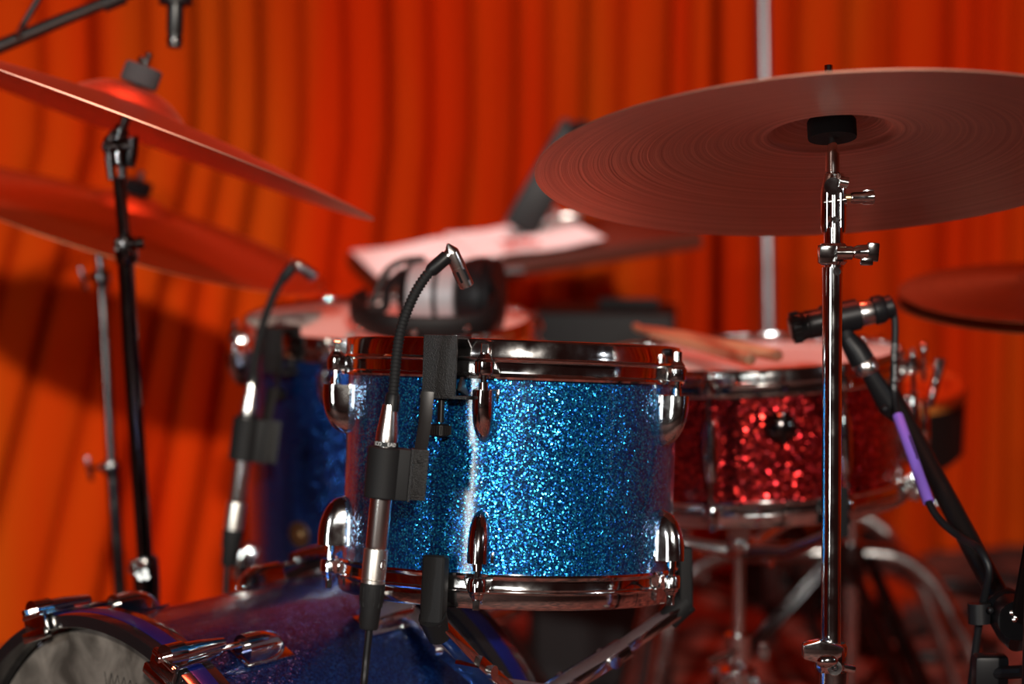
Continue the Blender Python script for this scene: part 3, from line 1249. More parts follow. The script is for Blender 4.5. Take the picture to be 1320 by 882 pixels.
part('foot_pedal', b, st, DULL_CHROME, world=True)


# ------------------------------------------------------------------ gooseneck microphones
def gooseneck_mic(label, neck, cap, body, D, Dcap, cable, clabel, sc_=1.0, letters=False):
    """neck: pixels from the body's top to the elbow; cap: (tip px, far end px); body: (top px, bottom px)"""
    pxm = D / F                                            # metres per pixel there
    bt, bb = P(*body[0], D), P(*body[1], D)
    A = along(bt, bb)                                       # z runs down the body
    L = (bb - bt).length
    root = thing('gooseneck_microphone', label, 'microphone', T(*bb))
    s = sc_
    b = MB()
    b.lathe([(0, 0), (.0062 * s, 0), (.0068 * s, .006), (.0092 * s, L * .20), (.0094 * s, L * .235), (.0094 * s, L * .25), (.0090 * s, L * .25), (.0090 * s, L - .003), (.0082 * s, L), (0, L)], 28, A)
    bo = part('preamp_body', b, root, STEEL, world=True)
    b = MB()
    b.lathe([(.0088 * s, L * .255), (.0103 * s, L * .256), (.0103 * s, L * .288), (.0088 * s, L * .29)], 28, A, closed=True)
    ri = part('name_ring', b, root, BLACK, world=True)
    if letters:
        for body_, ang in (('ICO', 42), ('EAD', -27)):
            me = text_mesh(body_, .0043)
            MM = A.inverted()
            zax = A.col[2].to_3d()
            toc = (CO - bt).normalized()
            toc = (toc - zax * toc.dot(zax)).normalized()
            side = zax.cross(toc).normalized()             # viewer's right for an axis running down
            if side.dot(CR) < 0:
                side = -side
            cen = bt + zax * (L * .272)
            for v in me.vertices:
                th_ = v.co.x / .0106 - rad(ang)
                r_ = .01045 * s
                q = cen + (toc * math.cos(th_) + side * math.sin(th_)) * r_ - zax * v.co.y
                v.co = q
            me.materials.append(WHITEPRINT)
            part('lettering', me, ri, world=True)
    # gooseneck with its ribs
    pts = [P(*q[:2], D + (q[2] if len(q) > 2 else 0)) for q in neck]
    cur = spline(pts, 24)
    tot = [0]
    for p, q in zip(cur, cur[1:]):
        tot.append(tot[-1] + (q - p).length)
    n = int(tot[-1] / (.0032 * s)) * 4
    fine, rr = [], []
    j = 0
    for i in range(n + 1):
        t = tot[-1] * i / n
        while j < len(tot) - 2 and tot[j + 1] < t:
            j += 1
        f = (t - tot[j]) / max(1e-9, tot[j + 1] - tot[j])
        fine.append(cur[j].lerp(cur[j + 1], f))
        rr.append((.0046 if i % 4 in (1, 2) else .0039) * s)
    b = MB()
    b.tube(fine, rr, 14)
    part('gooseneck', b, root, RUBBER, world=True, ang=60)
    b = MB()
    e0 = cur[-1]
    dl = (cur[-1] - cur[-6]).normalized()
    b.tube([e0 - dl * .018 * s, e0 - dl * .016 * s, e0 + dl * .001 * s], [.0048 * s, .0057 * s, .0060 * s], 16)
    s0 = cur[0]
    ds = (cur[8] - cur[0]).normalized()
    part('sleeve', b, root, BLACK, world=True)
    b = MB()
    b.tube([s0 - ds * .004, s0 + ds * .009 * s, s0 + ds * .011 * s], [.0064 * s, .0060 * s, .0048 * s], 16)
    part('sleeve', b, root, BLACK, world=True)
    # capsule
    tip, far = P(*cap[0], D + Dcap), P(*cap[1], D + Dcap + .012)
    Lc = (far - tip).length
    Mc = along(tip, far)
    b = MB()
    b.lathe([(0, 0), (.0010 * s, .0002), (.0058 * s, .0070 * s), (.0062 * s, .0085 * s), (.0062 * s, Lc * .52), (.0058 * s, Lc * .525), (.0058 * s, Lc * .54), (.0062 * s, Lc * .545), (.0062 * s, Lc - .0006), (.0055 * s, Lc), (.0040 * s, Lc), (.0040 * s, Lc - .002), (0, Lc - .002)], 24, Mc)
    b.cyl(e0 - dl * .002, tip + (far - tip) * .22, .0052 * s, seg=16)
    cp = part('capsule', b, root, STEEL, world=True)
    ca = Mc.col[2].to_3d()
    tc_ = (CO - tip).normalized()
    tc_ = (tc_ - ca * tc_.dot(ca)).normalized()
    sd = ca.cross(tc_)
    for k in range(6):
        a = rad(25 + 60 * k)
        o_ = tc_ * math.cos(a) + sd * math.sin(a)
        q = ca.cross(o_)
        b = MB()
        b.box((.0022 * s, .0008, Lc * .26), frame(q, o_, ca, tip + ca * Lc * .73 + o_ * .0060 * s), .0003, 1)
        part('slot', b, cp, BLACK, world=True)
    # plug and cable
    cr = thing('microphone_cable', clabel, 'cable', T(*P(*cable[-1][:2], D)))
    b = MB()
    b.lathe([(0, 0), (.0098 * s, 0), (.0100 * s, .002), (.0100 * s, .024 * s), (.0094 * s, .0246 * s), (.0100 * s, .0254 * s), (.0100 * s, .029 * s), (0, .029 * s)], 26, along(bb, bb + A.col[2].to_3d()))
    pl = part('plug', b, cr, NICKEL, world=True)
    e1 = bb + A.col[2].to_3d() * .028 * s
    if letters:
        zax = A.col[2].to_3d()
        toc = (CO - bb).normalized()
        toc = (toc - zax * toc.dot(zax)).normalized()
        side = zax.cross(toc)
        if side.dot(CR) < 0:
            side = -side
        b = MB()
        cen = bb + zax * .012
        def em(x, y):
            a_ = rad(42) + x / .0102
            return cen + (toc * math.cos(a_) + side * math.sin(a_)) * .01008 + zax * y
        ring = [(.0034 * math.cos(t * PI / 8), .0042 * math.sin(t * PI / 8)) for t in range(17)]
        lines = [ring, [(-.0018, .0018), (-.0018, -.0018), (.0018, .0018), (.0018, -.0018)], [(-.005, .0062), (.005, .0062)], [(-.004, .0076), (.004, .0076)]]
        for ln in lines:
            b.tube([em(*q) for q in ln], .00032, 5)
        part('emblem', b, pl, DULL_CHROME, world=True)
    b = MB()
    zax = A.col[2].to_3d()
    M2_ = along(e1, e1 + zax)
    b.lathe([(0, 0), (.0102 * s, 0), (.0104 * s, .002), (.0100 * s, .014 * s), (.0086 * s, .021 * s), (.0080 * s, .036 * s), (.0070 * s, .038 * s), (0, .038 * s)], 26, M2_)
    for k in range(12):
        a = 2 * PI * k / 12
        b.cyl(M2_ @ Vector((.0099 * s * math.cos(a), .0099 * s * math.sin(a), .003)), M2_ @ Vector((.0088 * s * math.cos(a), .0088 * s * math.sin(a), .019 * s)), .0009, seg=6)
    part('boot', b, cr, RUBBER, world=True)
    pts = [e1 + zax * .034 * s] + [P(*q[:2], D + (q[2] if len(q) > 2 else 0)) for q in cable]
    b = MB()
    b.tube(spline(pts, 6), .0031 * s, 10)
    part('wire', b, cr, BLACK, world=True)
    return root, A, L, bt, bb


D1 = 1.655
gm, A1, L1, bt1, bb1 = gooseneck_mic(
    'near gooseneck microphone with steel capsule, clipped to the front of the bright blue tom',
    [(505, 524), (508, 495), (511, 462), (517, 424), (532, 384), (551, 354, .003), (575, 332, .006)],
    ((577, 314), (602, 369)), ((503, 522), (485, 708)), D1, .004,
    [(476, 812), (472, 850), (467, 900), (455, 1000, .06), (430, 1150, .2)], 'black cable hanging from the near gooseneck microphone, over the bass drum', 1.0, True)


# the mic's holder and hoop clamp
def mic_clamp(label, Mhoop, A, L, D, tang_off, R, px_strip, sc_=1.0):
    """Mhoop: frame on the hoop (x tangent, -y outward, z up from the hoop's lower edge)"""
    base = Mhoop @ Vector((0, 0, 0))
    root = thing('microphone_clamp', label, 'clamp', T(*base))
    b = MB()
    w_ = .031
    # front plate, top bridge, inner jaw, lower shelf
    b.box((w_, .003, .052), Mhoop @ T(0, -.021, .014), .0008)
    b.box((w_, .034, .003), Mhoop @ T(0, -.0055, .0395), .0008)
    b.box((w_, .003, .016), Mhoop @ T(0, .010, .032), .0008)
    b.box((w_ + .012, .018, .003), Mhoop @ T(.004, -.0135, -.012), .0008)
    b.prism([(-.003, -.012), (.020, -.018), (.004, .000)], .003, Mhoop @ T(.0155, -.012, .006) @ Rz(90), .0006)
    pl = part('bracket', b, root, POWDER, world=True)
    b = MB()
    b.cyl(Mhoop @ Vector((-.001, -.0125, -.004)), Mhoop @ Vector((-.001, -.0125, -.034)), .0030, seg=12)
    Ms = Mhoop @ T(-.001, -.0125, -.046)
    n = 28
    b.lathe([(0, 0), (.0075, 0), (.0088, .0012), (.0088, .0095), (.0075, .0108), (.0045, .0112), (0, .0112)], n, Ms)
    for k in range(n):
        a = 2 * PI * k / n
        b.cyl(Ms @ Vector((.0088 * math.cos(a), .0088 * math.sin(a), .0016)), Ms @ Vector((.0088 * math.cos(a), .0088 * math.sin(a), .0092)), .0006, seg=5)
    part('thumbscrew', b, root, BLACKM, world=True)
    # strip down to the holder
    b = MB()
    q = [P(x, y, D + dd) for x, y, dd in px_strip]
    b.tube(q, .0055 * sc_, 4, flat=.16, up=(1, 0, 0))
    zax = A.col[2].to_3d()
    toc = (CO - Vector(A.col[3][:3])).normalized()
    toc = (toc - zax * toc.dot(zax)).normalized()
    side = zax.cross(toc)
    if side.dot(CR) < 0:
        side = -side
    cen = Vector(A.col[3][:3]) + zax * L * .47
    M = frame(side, -toc, zax, cen)
    if M.to_3x3().determinant() < 0:
        M = frame(side, toc, zax, cen)
        ty = -1
    else:
        ty = 1
    part('strip', b, root, BLACKM, world=True)
    b = MB()
    hl = L * .355
    n = 24
    pr = []
    b.lathe([(.0092 * sc_, -hl / 2), (.0138 * sc_, -hl / 2), (.0146 * sc_, -hl / 2 + .0012), (.0146 * sc_, hl / 2 - .0012), (.0138 * sc_, hl / 2), (.0092 * sc_, hl / 2)], n, M, closed=True)
    b.box((.016 * sc_, .022 * sc_, hl), M @ T(.013 * sc_, ty * .002, 0), .0015)
    so = part('rubber_holder', b, root, RUBBER, world=True)
    b = MB()
    b.box((.0022, .024 * sc_, hl * 1.03), M @ T(.0222 * sc_, ty * .004, 0), .0006)
    b.box((.014 * sc_, .0022, hl * 1.0), M @ T(.029 * sc_, ty * .010, 0), .0006)
    for zz in (-.3, .3):
        b.cyl(M @ Vector((.029 * sc_, ty * .006, zz * hl)), M @ Vector((.029 * sc_, ty * .012, zz * hl)), .0026, seg=10)
    part('holder_plate', b, so, POWDER, world=True)
    return root


MHp = MT @ polar(-20.5, TR + .0045, TH + THB - .0045)
mic_clamp('black steel hoop clamp holding the near gooseneck microphone on the bright blue tom', MHp, A1, L1, D1, 0, TR,
          [(551, 505, .035), (548, 545, .030), (542, 582, .018), (538, 600, .014)])

D2 = 2.33
gm2, A2, L2, bt2, bb2 = gooseneck_mic(
    'blurred gooseneck microphone at left, clipped to the darker blue floor tom',
    [(326, 496), (328, 470), (334, 437), (345, 400), (359, 368), (377, 344)],
    ((375, 336), (406, 357)), ((325, 494), (305, 648)), D2, .004,
    [(296, 700), (292, 740), (290, 790), (286, 900), (275, 1050, .1)], 'black cable hanging from the blurred microphone on the floor tom', 1.12, False)
MHf = MF @ polar(-38, FR + .0045, FH + FHB)
mic_clamp('blurred black hoop clamp holding the gooseneck microphone on the floor tom', MHf, A2, L2, D2, 0, FR,
          [(352, 500, .04), (346, 530, .03), (340, 560, .02), (336, 580, .012)], 1.1)

# ------------------------------------------------------------------ stand whose basket carries the rack tom
hub = P(676, 915, 1.86)
foot = Vector((hub.x, hub.y, 0))
bs = thing('tom_basket_stand', 'chrome basket stand with black rubber tips carrying the bright blue tom', 'drum stand', foot)
b = MB()
b.cyl((hub.x, hub.y, .05), hub + Vector((0, 0, .01)), .0125, seg=18)
part('post', b, bs, CHROME, world=True)
b = MB()
b.ball(hub, (.030, .030, .020), 18)
b.cyl(hub + Vector((0, -.03, 0)), hub + Vector((0, -.05, .004)), .012, seg=16)
b.cyl(hub + Vector((-.02, -.02, .028)), hub + Vector((.02, -.02, .022)), .008, seg=14)
part('hub', b, bs, CHROME, world=True)
for a in (-21, 99, 228):
    tipl = Vector((math.sin(rad(a)), -math.cos(rad(a)), 0))
    tip = MT @ (tipl * (TR + .018) + Vector((0, 0, -.010)))
    rim = MT @ (tipl * (TR + .016) + Vector((0, 0, .040)))
    h0 = hub + (tip - hub) * .10
    md = hub + (tip - hub) * .52 + Vector((0, 0, -.004))
    zt_ = (tip - hub).normalized()
    tg = zt_.cross(Vector((0, 0, 1))).normalized()
    nn = tg.cross(zt_)
    b = MB()

    def bar(p, q, w_, h_):
        zz = (q - p).normalized()
        t_ = zz.cross(Vector((0, 0, 1))).normalized()
        n_ = t_.cross(zz)
        b.box((w_, h_, (q - p).length), frame(t_, n_, zz, (p + q) / 2) if frame(t_, n_, zz, p).to_3x3().determinant() > 0 else frame(-t_, n_, zz, (p + q) / 2), .0012)
    bar(h0, md + zt_ * .02, .026, .012)
    bar(md - zt_ * .01, tip, .019, .010)
    b.cyl(md - tg * .017, md + tg * .017, .006, seg=14)
    b.cyl(h0 + zt_ * .03 - tg * .016, h0 + zt_ * .03 + tg * .016, .005, seg=12)
    ar = part('arm', b, bs, CHROME, world=True)
    b = MB()
    zup = (rim - tip).normalized()
    outv = (MT.to_3x3() @ tipl).normalized()
    tt = zup.cross(outv).normalized()
    outv = tt.cross(zup)
    b.box((.021, .014, (rim - tip).length + .012), frame(tt, outv, zup, (tip + rim) / 2), .004, 3)
    e2 = tip - outv * .004
    b.tube([e2 + outv * .006 + zup * .004, e2 - outv * .012 - zup * .014], [.0125, .0105], 12)
    part('rubber_grip', b, ar, RUBBER, world=True)
tripod(bs, (foot.x, foot.y), .22, .20, rot=77)

# ------------------------------------------------------------------ snare stand
sb = MS @ Vector((0, 0, 0))
post = P(953, 700, 2.33)
foot = Vector((post.x, post.y, 0))
ss = thing('snare_stand', 'blurred chrome stand with slim upright post under the red snare', 'drum stand', foot)
hub = Vector((post.x, post.y, sb.z - .060))
b = MB()
b.cyl((post.x, post.y, .05), hub, .0075, seg=16)
b.cyl((post.x, post.y, .05), (post.x, post.y, .356), .0105, seg=16)
part('post', b, ss, CHROME, world=True)
b = MB()
b.ball(hub + Vector((0, 0, .012)), (.018, .018, .020), 14)
b.cyl(hub + Vector((.01, -.01, .005)), hub + Vector((.035, -.03, -.005)), .007, seg=12)
part('hub', b, ss, CHROME, world=True)
b = MB()
hh = Vector((post.x, post.y, .356))
b.cyl(hh - Vector((0, 0, .016)), hh + Vector((0, 0, .016)), .0150, seg=16)
b.cyl(hh + Vector((0, -.01, 0)), hh + Vector((-.035, -.02, -.012)), .005, seg=10)
b.box((.012, .006, .02), T(*(hh + Vector((.03, -.004, -.004)))), .002)
part('height_collar', b, ss, CHROME, world=True)
for a in (22, 142, 262):
    tl_ = Vector((math.sin(rad(a)), -math.cos(rad(a)), 0))
    tip = MS @ (tl_ * (SR + .018) + Vector((0, 0, -.006)))
    rim = MS @ (tl_ * (SR + .018) + Vector((0, 0, .036)))
    b = MB()
    b.tube([hub, hub + (tip - hub) * .5 - Vector((0, 0, .012)), tip], [.009, .008, .007], 10, flat=.6)
    ar = part('arm', b, ss, CHROME, world=True)
    b = MB()
    zup = (rim - tip).normalized()
    ov = (MS.to_3x3() @ tl_).normalized()
    tt = zup.cross(ov).normalized()
    b.box((.020, .012, .056), frame(tt, tt.cross(zup), zup, (tip + rim) / 2), .003)
    part('rubber_grip', b, ar, RUBBER, world=True)
tripod(ss, (foot.x, foot.y), .30, .26, rot=200)
b = MB()
for dx, dz in ((-.018, .0), (.0, .012), (.018, -.004), (-.006, -.012), (-.030, .008)):
    b = MB()
    b.ball(Vector((post.x + dx, post.y - .02, .325 + dz)), .007, 8)
    part('bolt', b, ss, CHROME, world=True)

# ------------------------------------------------------------------ snare microphone, boom stand and its cable
D = 1.97
mf, mt_ = P(1018, 424, D), P(1112, 404, D)
root = thing('snare_microphone', 'black handheld-type microphone aimed over the red snare drum', 'microphone', T(*((mf + mt_) / 2)))
Lm = (mt_ - mf).length
Mm = along(mf, mt_)
b = MB()
b.lathe([(0, -.001), (.0105, 0), (.0140, .003), (.0148, .008), (.0148, .012), (.0138, .014), (.0138, .017), (.0146, .018), (.0140, .022),
         (.0134, Lm * .55), (.0128, Lm * .85), (.0124, Lm * .97), (0, Lm * .97)], 28, Mm)
for k in range(22):
    a = 2 * PI * k / 22
    b.cyl(Mm @ Vector((.0146 * math.cos(a), .0146 * math.sin(a), .002)), Mm @ Vector((.0150 * math.cos(a), .0150 * math.sin(a), .010)), .0011, seg=5)
part('body', b, root, BLACKM, world=True)
b = MB()
b.lathe([(.0120, Lm * .96), (.0128, Lm * .96), (.0130, Lm * .965), (.0130, Lm * .99), (.0124, Lm), (.0124, Lm * 1.14), (.0118, Lm * 1.16), (.010, Lm * 1.16)], 28, Mm)
part('tail_ring', b, root, DULL_CHROME, world=True)

cablebase = P(1262, 900, D - .15)
cr = thing('microphone_cable', 'black cable with a purple sleeve running from the snare microphone down its stand', 'cable', T(*cablebase))
b = MB()
pe = P(1151, 394.5, D)
ps = mf + (mt_ - mf) * 1.13
Mp = along(ps, pe)
Lp = (pe - ps).length
b.lathe([(0, 0), (.0125, 0), (.0142, .002), (.0142, Lp * .45), (.0122, Lp * .62), (.0115, Lp * .64), (.0115, Lp * .94), (.0095, Lp), (0, Lp)], 26, Mp)
part('plug', b, cr, BLACK, world=True)
b = MB()
cpts = [P(1148, 392, D), P(1152, 402, D), P(1154, 425, D), P(1152.5, 465, D), P(1152, 500, D), P(1157, 534, D - .012), P(1176, 588, D - .045), P(1196, 645, D - .075),
        P(1213, 672, D - .092), P(1240, 694, D - .115), P(1262, 708, D - .15), P(1275, 735, D - .16), P(1270, 765, D - .15), P(1264, 792, D - .14), P(1256, 850, D - .13), P(1248, 930, D - .12), P(1240, 1100, D - .1)]
b.tube(spline(cpts, 7), .0036, 12)
part('wire', b, cr, BLACK, world=True)
b = MB()
b.tube(spline([P(1157.5, 536, D - .013), P(1176, 588, D - .045), P(1197, 648, D - .076)], 6), [.0052] * 10 + [.0054] * 3, 14)
sl = part('sleeve', b, cr, PURPLE, world=True, label='purple sleeve on the black cable')
b = MB()
b.tube([P(1172, 562, D - .036), P(1183, 592, D - .053)], .0008, 6)
part('seam', b, sl, BLACK, world=True)
me = text_mesh('5443  dynamic  CO CO', .0052)
p0, p1 = P(1152.6, 520, D - .004), P(1153.4, 432, D - .0045)
xa = (p1 - p0).normalized()
na = (CO - p0).normalized()
ya = na.cross(xa).normalized()
na = xa.cross(ya)
me.transform(frame(xa, ya, na, (p0 + p1) / 2))
me.materials.append(GREYPRINT)
part('lettering', me, cr, world=True)

foot = P(1335, 870, 1.72)
foot = Vector((foot.x, foot.y, 0))
ms = thing('microphone_stand', 'black boom stand at lower right holding the snare microphone', 'microphone stand', foot)
b = MB()
ccl = mf + (mt_ - mf) * .72
b.tube([ccl + (mt_ - mf).normalized() * -.020, ccl + (mt_ - mf).normalized() * .016], [.0160, .0155], 18)
b.tube([ccl, P(1090, 432, D), P(1098, 448, D)], [.010, .0085, .008], 12)
b.tube([P(1092, 436, D), P(1104, 452, D), P(1112, 466, D)], [.009, .012, .0125], 14)
clp = part('mic_clip', b, ms, BLACK, world=True)
b = MB()
b.tube([P(1112, 464, D), P(1114, 468, D), P(1119, 478, D), P(1121, 482, D)], [.0105, .0125, .0125, .0105], 20)
part('thread_collar', b, clp, STEEL, world=True)
b = MB()
b.tube([P(1147, 505, D + .012), P(1192, 589, D - .012), P(1239, 678, D - .075), P(1300, 794, D - .15)], [.0088, .0095, .0100, .0105], 18)
part('boom_arm', b, ms, BLACKM, world=True)
b = MB()
b.tube([P(1119, 478, D), P(1130, 496, D + .003), P(1146, 522, D + .008), P(1160, 534, D + .008)], [.0080, .0095, .0120, .0105], 16)
b.ball(P(1141, 527, D - .012), .0040, 10)
part('boom_grip', b, ms, BLACK, world=True)
b = MB()
j0 = P(1300, 788, D - .15)
b.tube([P(1288, 772, D - .14), P(1295, 782, D - .145), P(1312, 808, D - .16), P(1322, 824, D - .17)], [.0150, .0195, .0205, .0170], 20)
b.cyl(j0 + Vector((0, -.035, 0)), j0 + Vector((0, .02, 0)), .018, seg=20)
sw = part('swivel_joint', b, ms, BLACK, world=True)
b = MB()
for q in ((1304, 790), (1309, 796), (1313, 792), (1307, 799)):
    b.ball(P(*q, D - .185), .0028, 8)
b.lathe([(0, .002), (.006, .002), (.007, 0), (0, 0)], 12, along(P(1309, 795, D - .18), CO))
part('swivel_bolt', b, sw, STEEL, world=True)
b = MB()
b.tube([P(1318, 812, D - .165), (foot.x, foot.y, .62), (foot.x, foot.y, .05)], [.0125, .0115, .0115], 18)
part('post', b, ms, BLACKM, world=True)
b = MB()
b.box((.030, .020, .034), T(*P(1276, 868, D - .17)), .004)
b.cyl(P(1276, 868, D - .17), P(1320, 866, D - .20), .006, seg=10)
part('clutch_knob', b, ms, BLACK, world=True)
b = MB()
b.tube([P(1262, 778, D - .155), P(1263, 804, D - .155)], [.0105, .0105], 16)
b.cyl(P(1262, 791, D - .155), P(1296, 790, D - .15), .004, seg=8)
b.ball(P(1277, 787, D - .17), .003, 8)
part('cable_clip', b, ms, BLACK, world=True)
tripod(ms, (foot.x, foot.y), .16, .26, rot=50, mat=BLACKM, double=False)

# ------------------------------------------------------------------ headphones resting on the floor tom
D = 2.50
hpz = P(560, 430, D)
hp = thing('headphones', 'black and silver studio headphones resting on the floor tom head', 'headphones', T(*hpz))
pxm = D / F


def cup(b, x0, prof, yaw=-14):
    """profile (offset px, radius px) along the cup axis that runs left to right"""
    c0 = P(x0, 381, D + .02)
    M = T(*c0) @ Rz(yaw) @ Ry(90)
    b.lathe([(r * pxm, o * pxm) for o, r in prof], 36, M)


b = MB()
cup(b, 560, [(-42, 0), (-42, 30), (-36, 40), (-28, 44), (-28, 0)])
part('ear_pad', b, hp, BLACK, world=True)
b = MB()
cup(b, 560, [(-26, 30), (-26, 42), (-10, 46), (8, 46), (8, 30)])
part('ear_cup', b, hp, SILVERPL, world=True, label='silver ear cup')
b = MB()
cup(b, 560, [(8, 30), (8, 43), (15, 43), (15, 30)])
part('ear_pad', b, hp, BLACK, world=True)
b = MB()
cup(b, 560, [(15, 25), (15, 46), (37, 48), (37, 25)])
part('ear_cup', b, hp, SILVERPL, world=True, label='silver ear cup')
b = MB()
cup(b, 560, [(38, 0), (38, 40), (44, 48), (60, 52), (72, 52), (72, 0)])
part('ear_pad', b, hp, BLACK, world=True)
b = MB()
cup(b, 560, [(72, 0), (72, 48), (84, 50), (86, 47), (86, 30), (86, 0)])
part('ear_cup', b, hp, BLACK, world=True, label='black ear cup with ribbed rim')
b = MB()
band = spline([P(628, 348, D - .02), P(642, 392, D - .05), P(618, 418, D - .085), P(560, 424, D - .10), P(498, 420, D - .09), P(462, 408, D - .05), P(455, 395, D + .0), P(470, 386, D + .05)], 8)
b.tube(band, .0150, 12, flat=.30, up=(0, 1, 0))
part('headband', b, hp, VINYL, world=True)
b = MB()
b.tube(spline([P(478, 400, D + .02), P(487, 372, D + .02), P(500, 348, D + .02), P(522, 336, D + .02), P(548, 334, D + .02)], 6), .0088, 10, flat=.5)
b.tube(spline([P(463, 402, D + .0), P(480, 400, D), P(496, 396, D), P(500, 370, D + .01), P(520, 350, D + .02)], 6), .0062, 8)
part('yoke', b, hp, BLACK, world=True)
for q in ((464, 424, -.075), (534, 429, -.108), (602, 424, -.108), (607, 377, -.03)):
    b = MB()
    b.ball(P(q[0], q[1], D + q[2]), .0036, 10)
    part('screw', b, hp, DULL_CHROME, world=True)

# ------------------------------------------------------------------ music desk with sheets behind the kit
D = 3.15
a0, a1 = P(486, 362, D - .06), P(905, 297, D + .06)               # near edge of the desk
xd = (a1 - a0).normalized()
far0 = P(436, 326, D + .19)
yd = (far0 - a0)
yd = (yd - xd * yd.dot(xd)).normalized()
zd = xd.cross(yd)
Wd = (a1 - a0).length
Dd = .27
Md = frame(xd, yd, zd, a0)
foot = Vector((a0.x + .10, a0.y + .12, 0))
md = thing('music_desk', 'dark red wooden music desk behind the kit carrying white sheets', 'music stand', foot)
b = MB()
b.box((Wd, Dd, .026), Md @ T(Wd / 2, Dd / 2, -.016), .003)
part('desk_top', b, md, WOODDARK, world=True)
b = MB()
b.cyl(Md @ Vector((.10, Dd * .5, -.02)), (foot.x, foot.y, .05), .014, seg=14)
part('post', b, md, BLACKM, world=True)
b = MB()
pb0, pb1 = P(672, 292, D + .16), P(742, 168, D + .16)
zz = (pb1 - pb0).normalized()
tt = zz.cross(Vector((0, 1, 0))).normalized()
Mpn = frame(tt, zz.cross(tt), zz, (pb0 + pb1) / 2)
b.box((.058, .050, (pb1 - pb0).length * 1.08), Mpn, .006)
b.cyl(P(741, 166, D + .14), P(752, 165, D + .10), .012, seg=12)
part('rear_arm', b, md, BLACK, world=True)
b = MB()
b.cyl(P(640, 352, D - .10), P(676, 350, D - .10), .007, seg=12)
part('clamp_bolt', b, md, BLACKM, world=True)
tripod(md, (foot.x, foot.y), .25, .28, rot=80, mat=BLACKM, double=False)


def sheet(x0, x1, y0, y1, lift, lab, ink):
    b = MB()
    n = 6
    vs, fs = [], []
    for i in range(n + 1):
        for j in range(3):
            x = x0 + (x1 - x0) * i / n
            y = y0 + (y1 - y0) * j / 2
            vs.append((x, y, lift + .0025 * math.sin(i * 1.3 + j)))
    for i in range(n):
        for j in range(2):
            q = i * 3 + j
            fs.append((q, q + 3, q + 4, q + 1))
    b.add(vs, fs)
    b.add([(x, y, z - .0012) for x, y, z in vs], [f[::-1] for f in fs])
    root = solo('music_sheet', b, PAPER, lab, 'paper', Md, 'white sheets on the music desk')
    if ink:
        b = MB()
        rn = random.Random(4)
        for k in range(9):
            x = x0 + .060 + .012 * (k % 5) + rn.uniform(-.004, .004)
            y = y0 + .05 + .035 * (k // 5) + rn.uniform(-.01, .01)
            b.box((.010, .022, .0006), T(x, y, lift + .0034) @ Rz(rn.uniform(-30, 30)), 0)
        part('red_print', b, root, REDINK)
    return root


sheet(.004, .205, .006, .24, .004, 'white music sheet at the left end of the dark desk', False)
sheet(.165, .372, .010, .25, .007, 'white music sheet with red print, right of the other on the desk', True)
b = MB()
b.box((.045, .016, .014), Md @ T(.365, .19, .016) @ Rz(-10), .005)
b.cyl(Md @ Vector((.345, .19, .012)), Md @ Vector((.345, .19, .034)), .009, seg=12)
ck = b
cb = Md @ Vector((.365, .19, .008))
ck.bm.transform(T(*(-cb)))
solo('paper_clip', ck, STEEL, 'silver clip at the right end of the sheets on the desk', 'clip', T(*cb))

# ------------------------------------------------------------------ black case behind the tom
D = 3.25
p = P(775, 404, D)
b = MB()
Wc = .235
b.box((Wc, .20, p.z), T(0, .1, p.z / 2), .010)
ca = thing('amplifier', 'black amplifier standing behind the tom and left of the snare', 'amplifier', T(p.x, p.y, 0) @ Rz(-6))
part('cabinet', b, ca, VINYL)
b = MB()
b.box((Wc - .03, .006, p.z * .72), T(0, -.002, p.z * .42), .002)
part('grille', b, ca, simple('grille_cloth', (0.010, 0.011, 0.013), 0.8, bump=.6, bscale=500))
b = MB()
b.box((.10, .012, .020), T(.04, .09, p.z + .007), .004)
part('handle', b, ca, RUBBER)
b = MB()
b.lathe([(0, .012), (.009, .012), (.010, 0), (0, 0)], 12)
kn = b.mesh('knob', DARKENED_CHROME)
for k in range(5):
    part('knob', kn, ca, M=T(-.085 + .042 * k, -.003, p.z * .86) @ Rx(90))

# ------------------------------------------------------------------ grey pole in front of the curtain
D = 3.55
foot = P(997, 780, D)
foot = Vector((foot.x, foot.y, 0))
po = thing('lighting_pole', 'tall grey metal pole standing in front of the curtain behind the snare', 'pole', foot)
b = MB()
b.tube([(foot.x, foot.y, .04), P(991, 420, D), P(984, 0, D), P(980, -300, D)], .0115, 16)
part('pole', b, po, POLE, world=True)
tripod(po, (foot.x, foot.y), .30, .26, rot=45, mat=BLACKM, double=False)

# ------------------------------------------------------------------ drum throne behind the snare
D = 2.88
sc_c = P(1100, 491, D)
foot = Vector((sc_c.x, sc_c.y, 0))
tr = thing('drum_throne', 'round drum stool with orange wooden rim and dark side, right of the snare', 'stool', foot)
Mx = T(*sc_c) @ Rx(6)
b = MB()
R0 = .160
b.lathe([(0, -.018), (R0 * .60, -.017), (R0 * .74, -.012), (R0 * .80, -.002), (R0 * .90, .003), (R0 * .98, 0), (R0, -.008), (R0 * .99, -.016), (0, -.02)], 64, Mx)
part('seat_rim', b, tr, ORANGEWOOD, world=True, label='orange wooden rim')
b = MB()
b.lathe([(R0 * .985, -.014), (R0 * .985, -.095), (R0 * .93, -.104), (0, -.104)], 64, Mx)
part('seat_side', b, tr, VINYL, world=True)
b = MB()
b.cyl(sc_c - Vector((0, 0, .10)), (foot.x, foot.y, .06), .0125, seg=16)
part('post', b, tr, CHROME, world=True)
tripod(tr, (foot.x, foot.y), .33, .30, rot=-62, r=.0125, gap=.018, mat=DARKENED_CHROME)

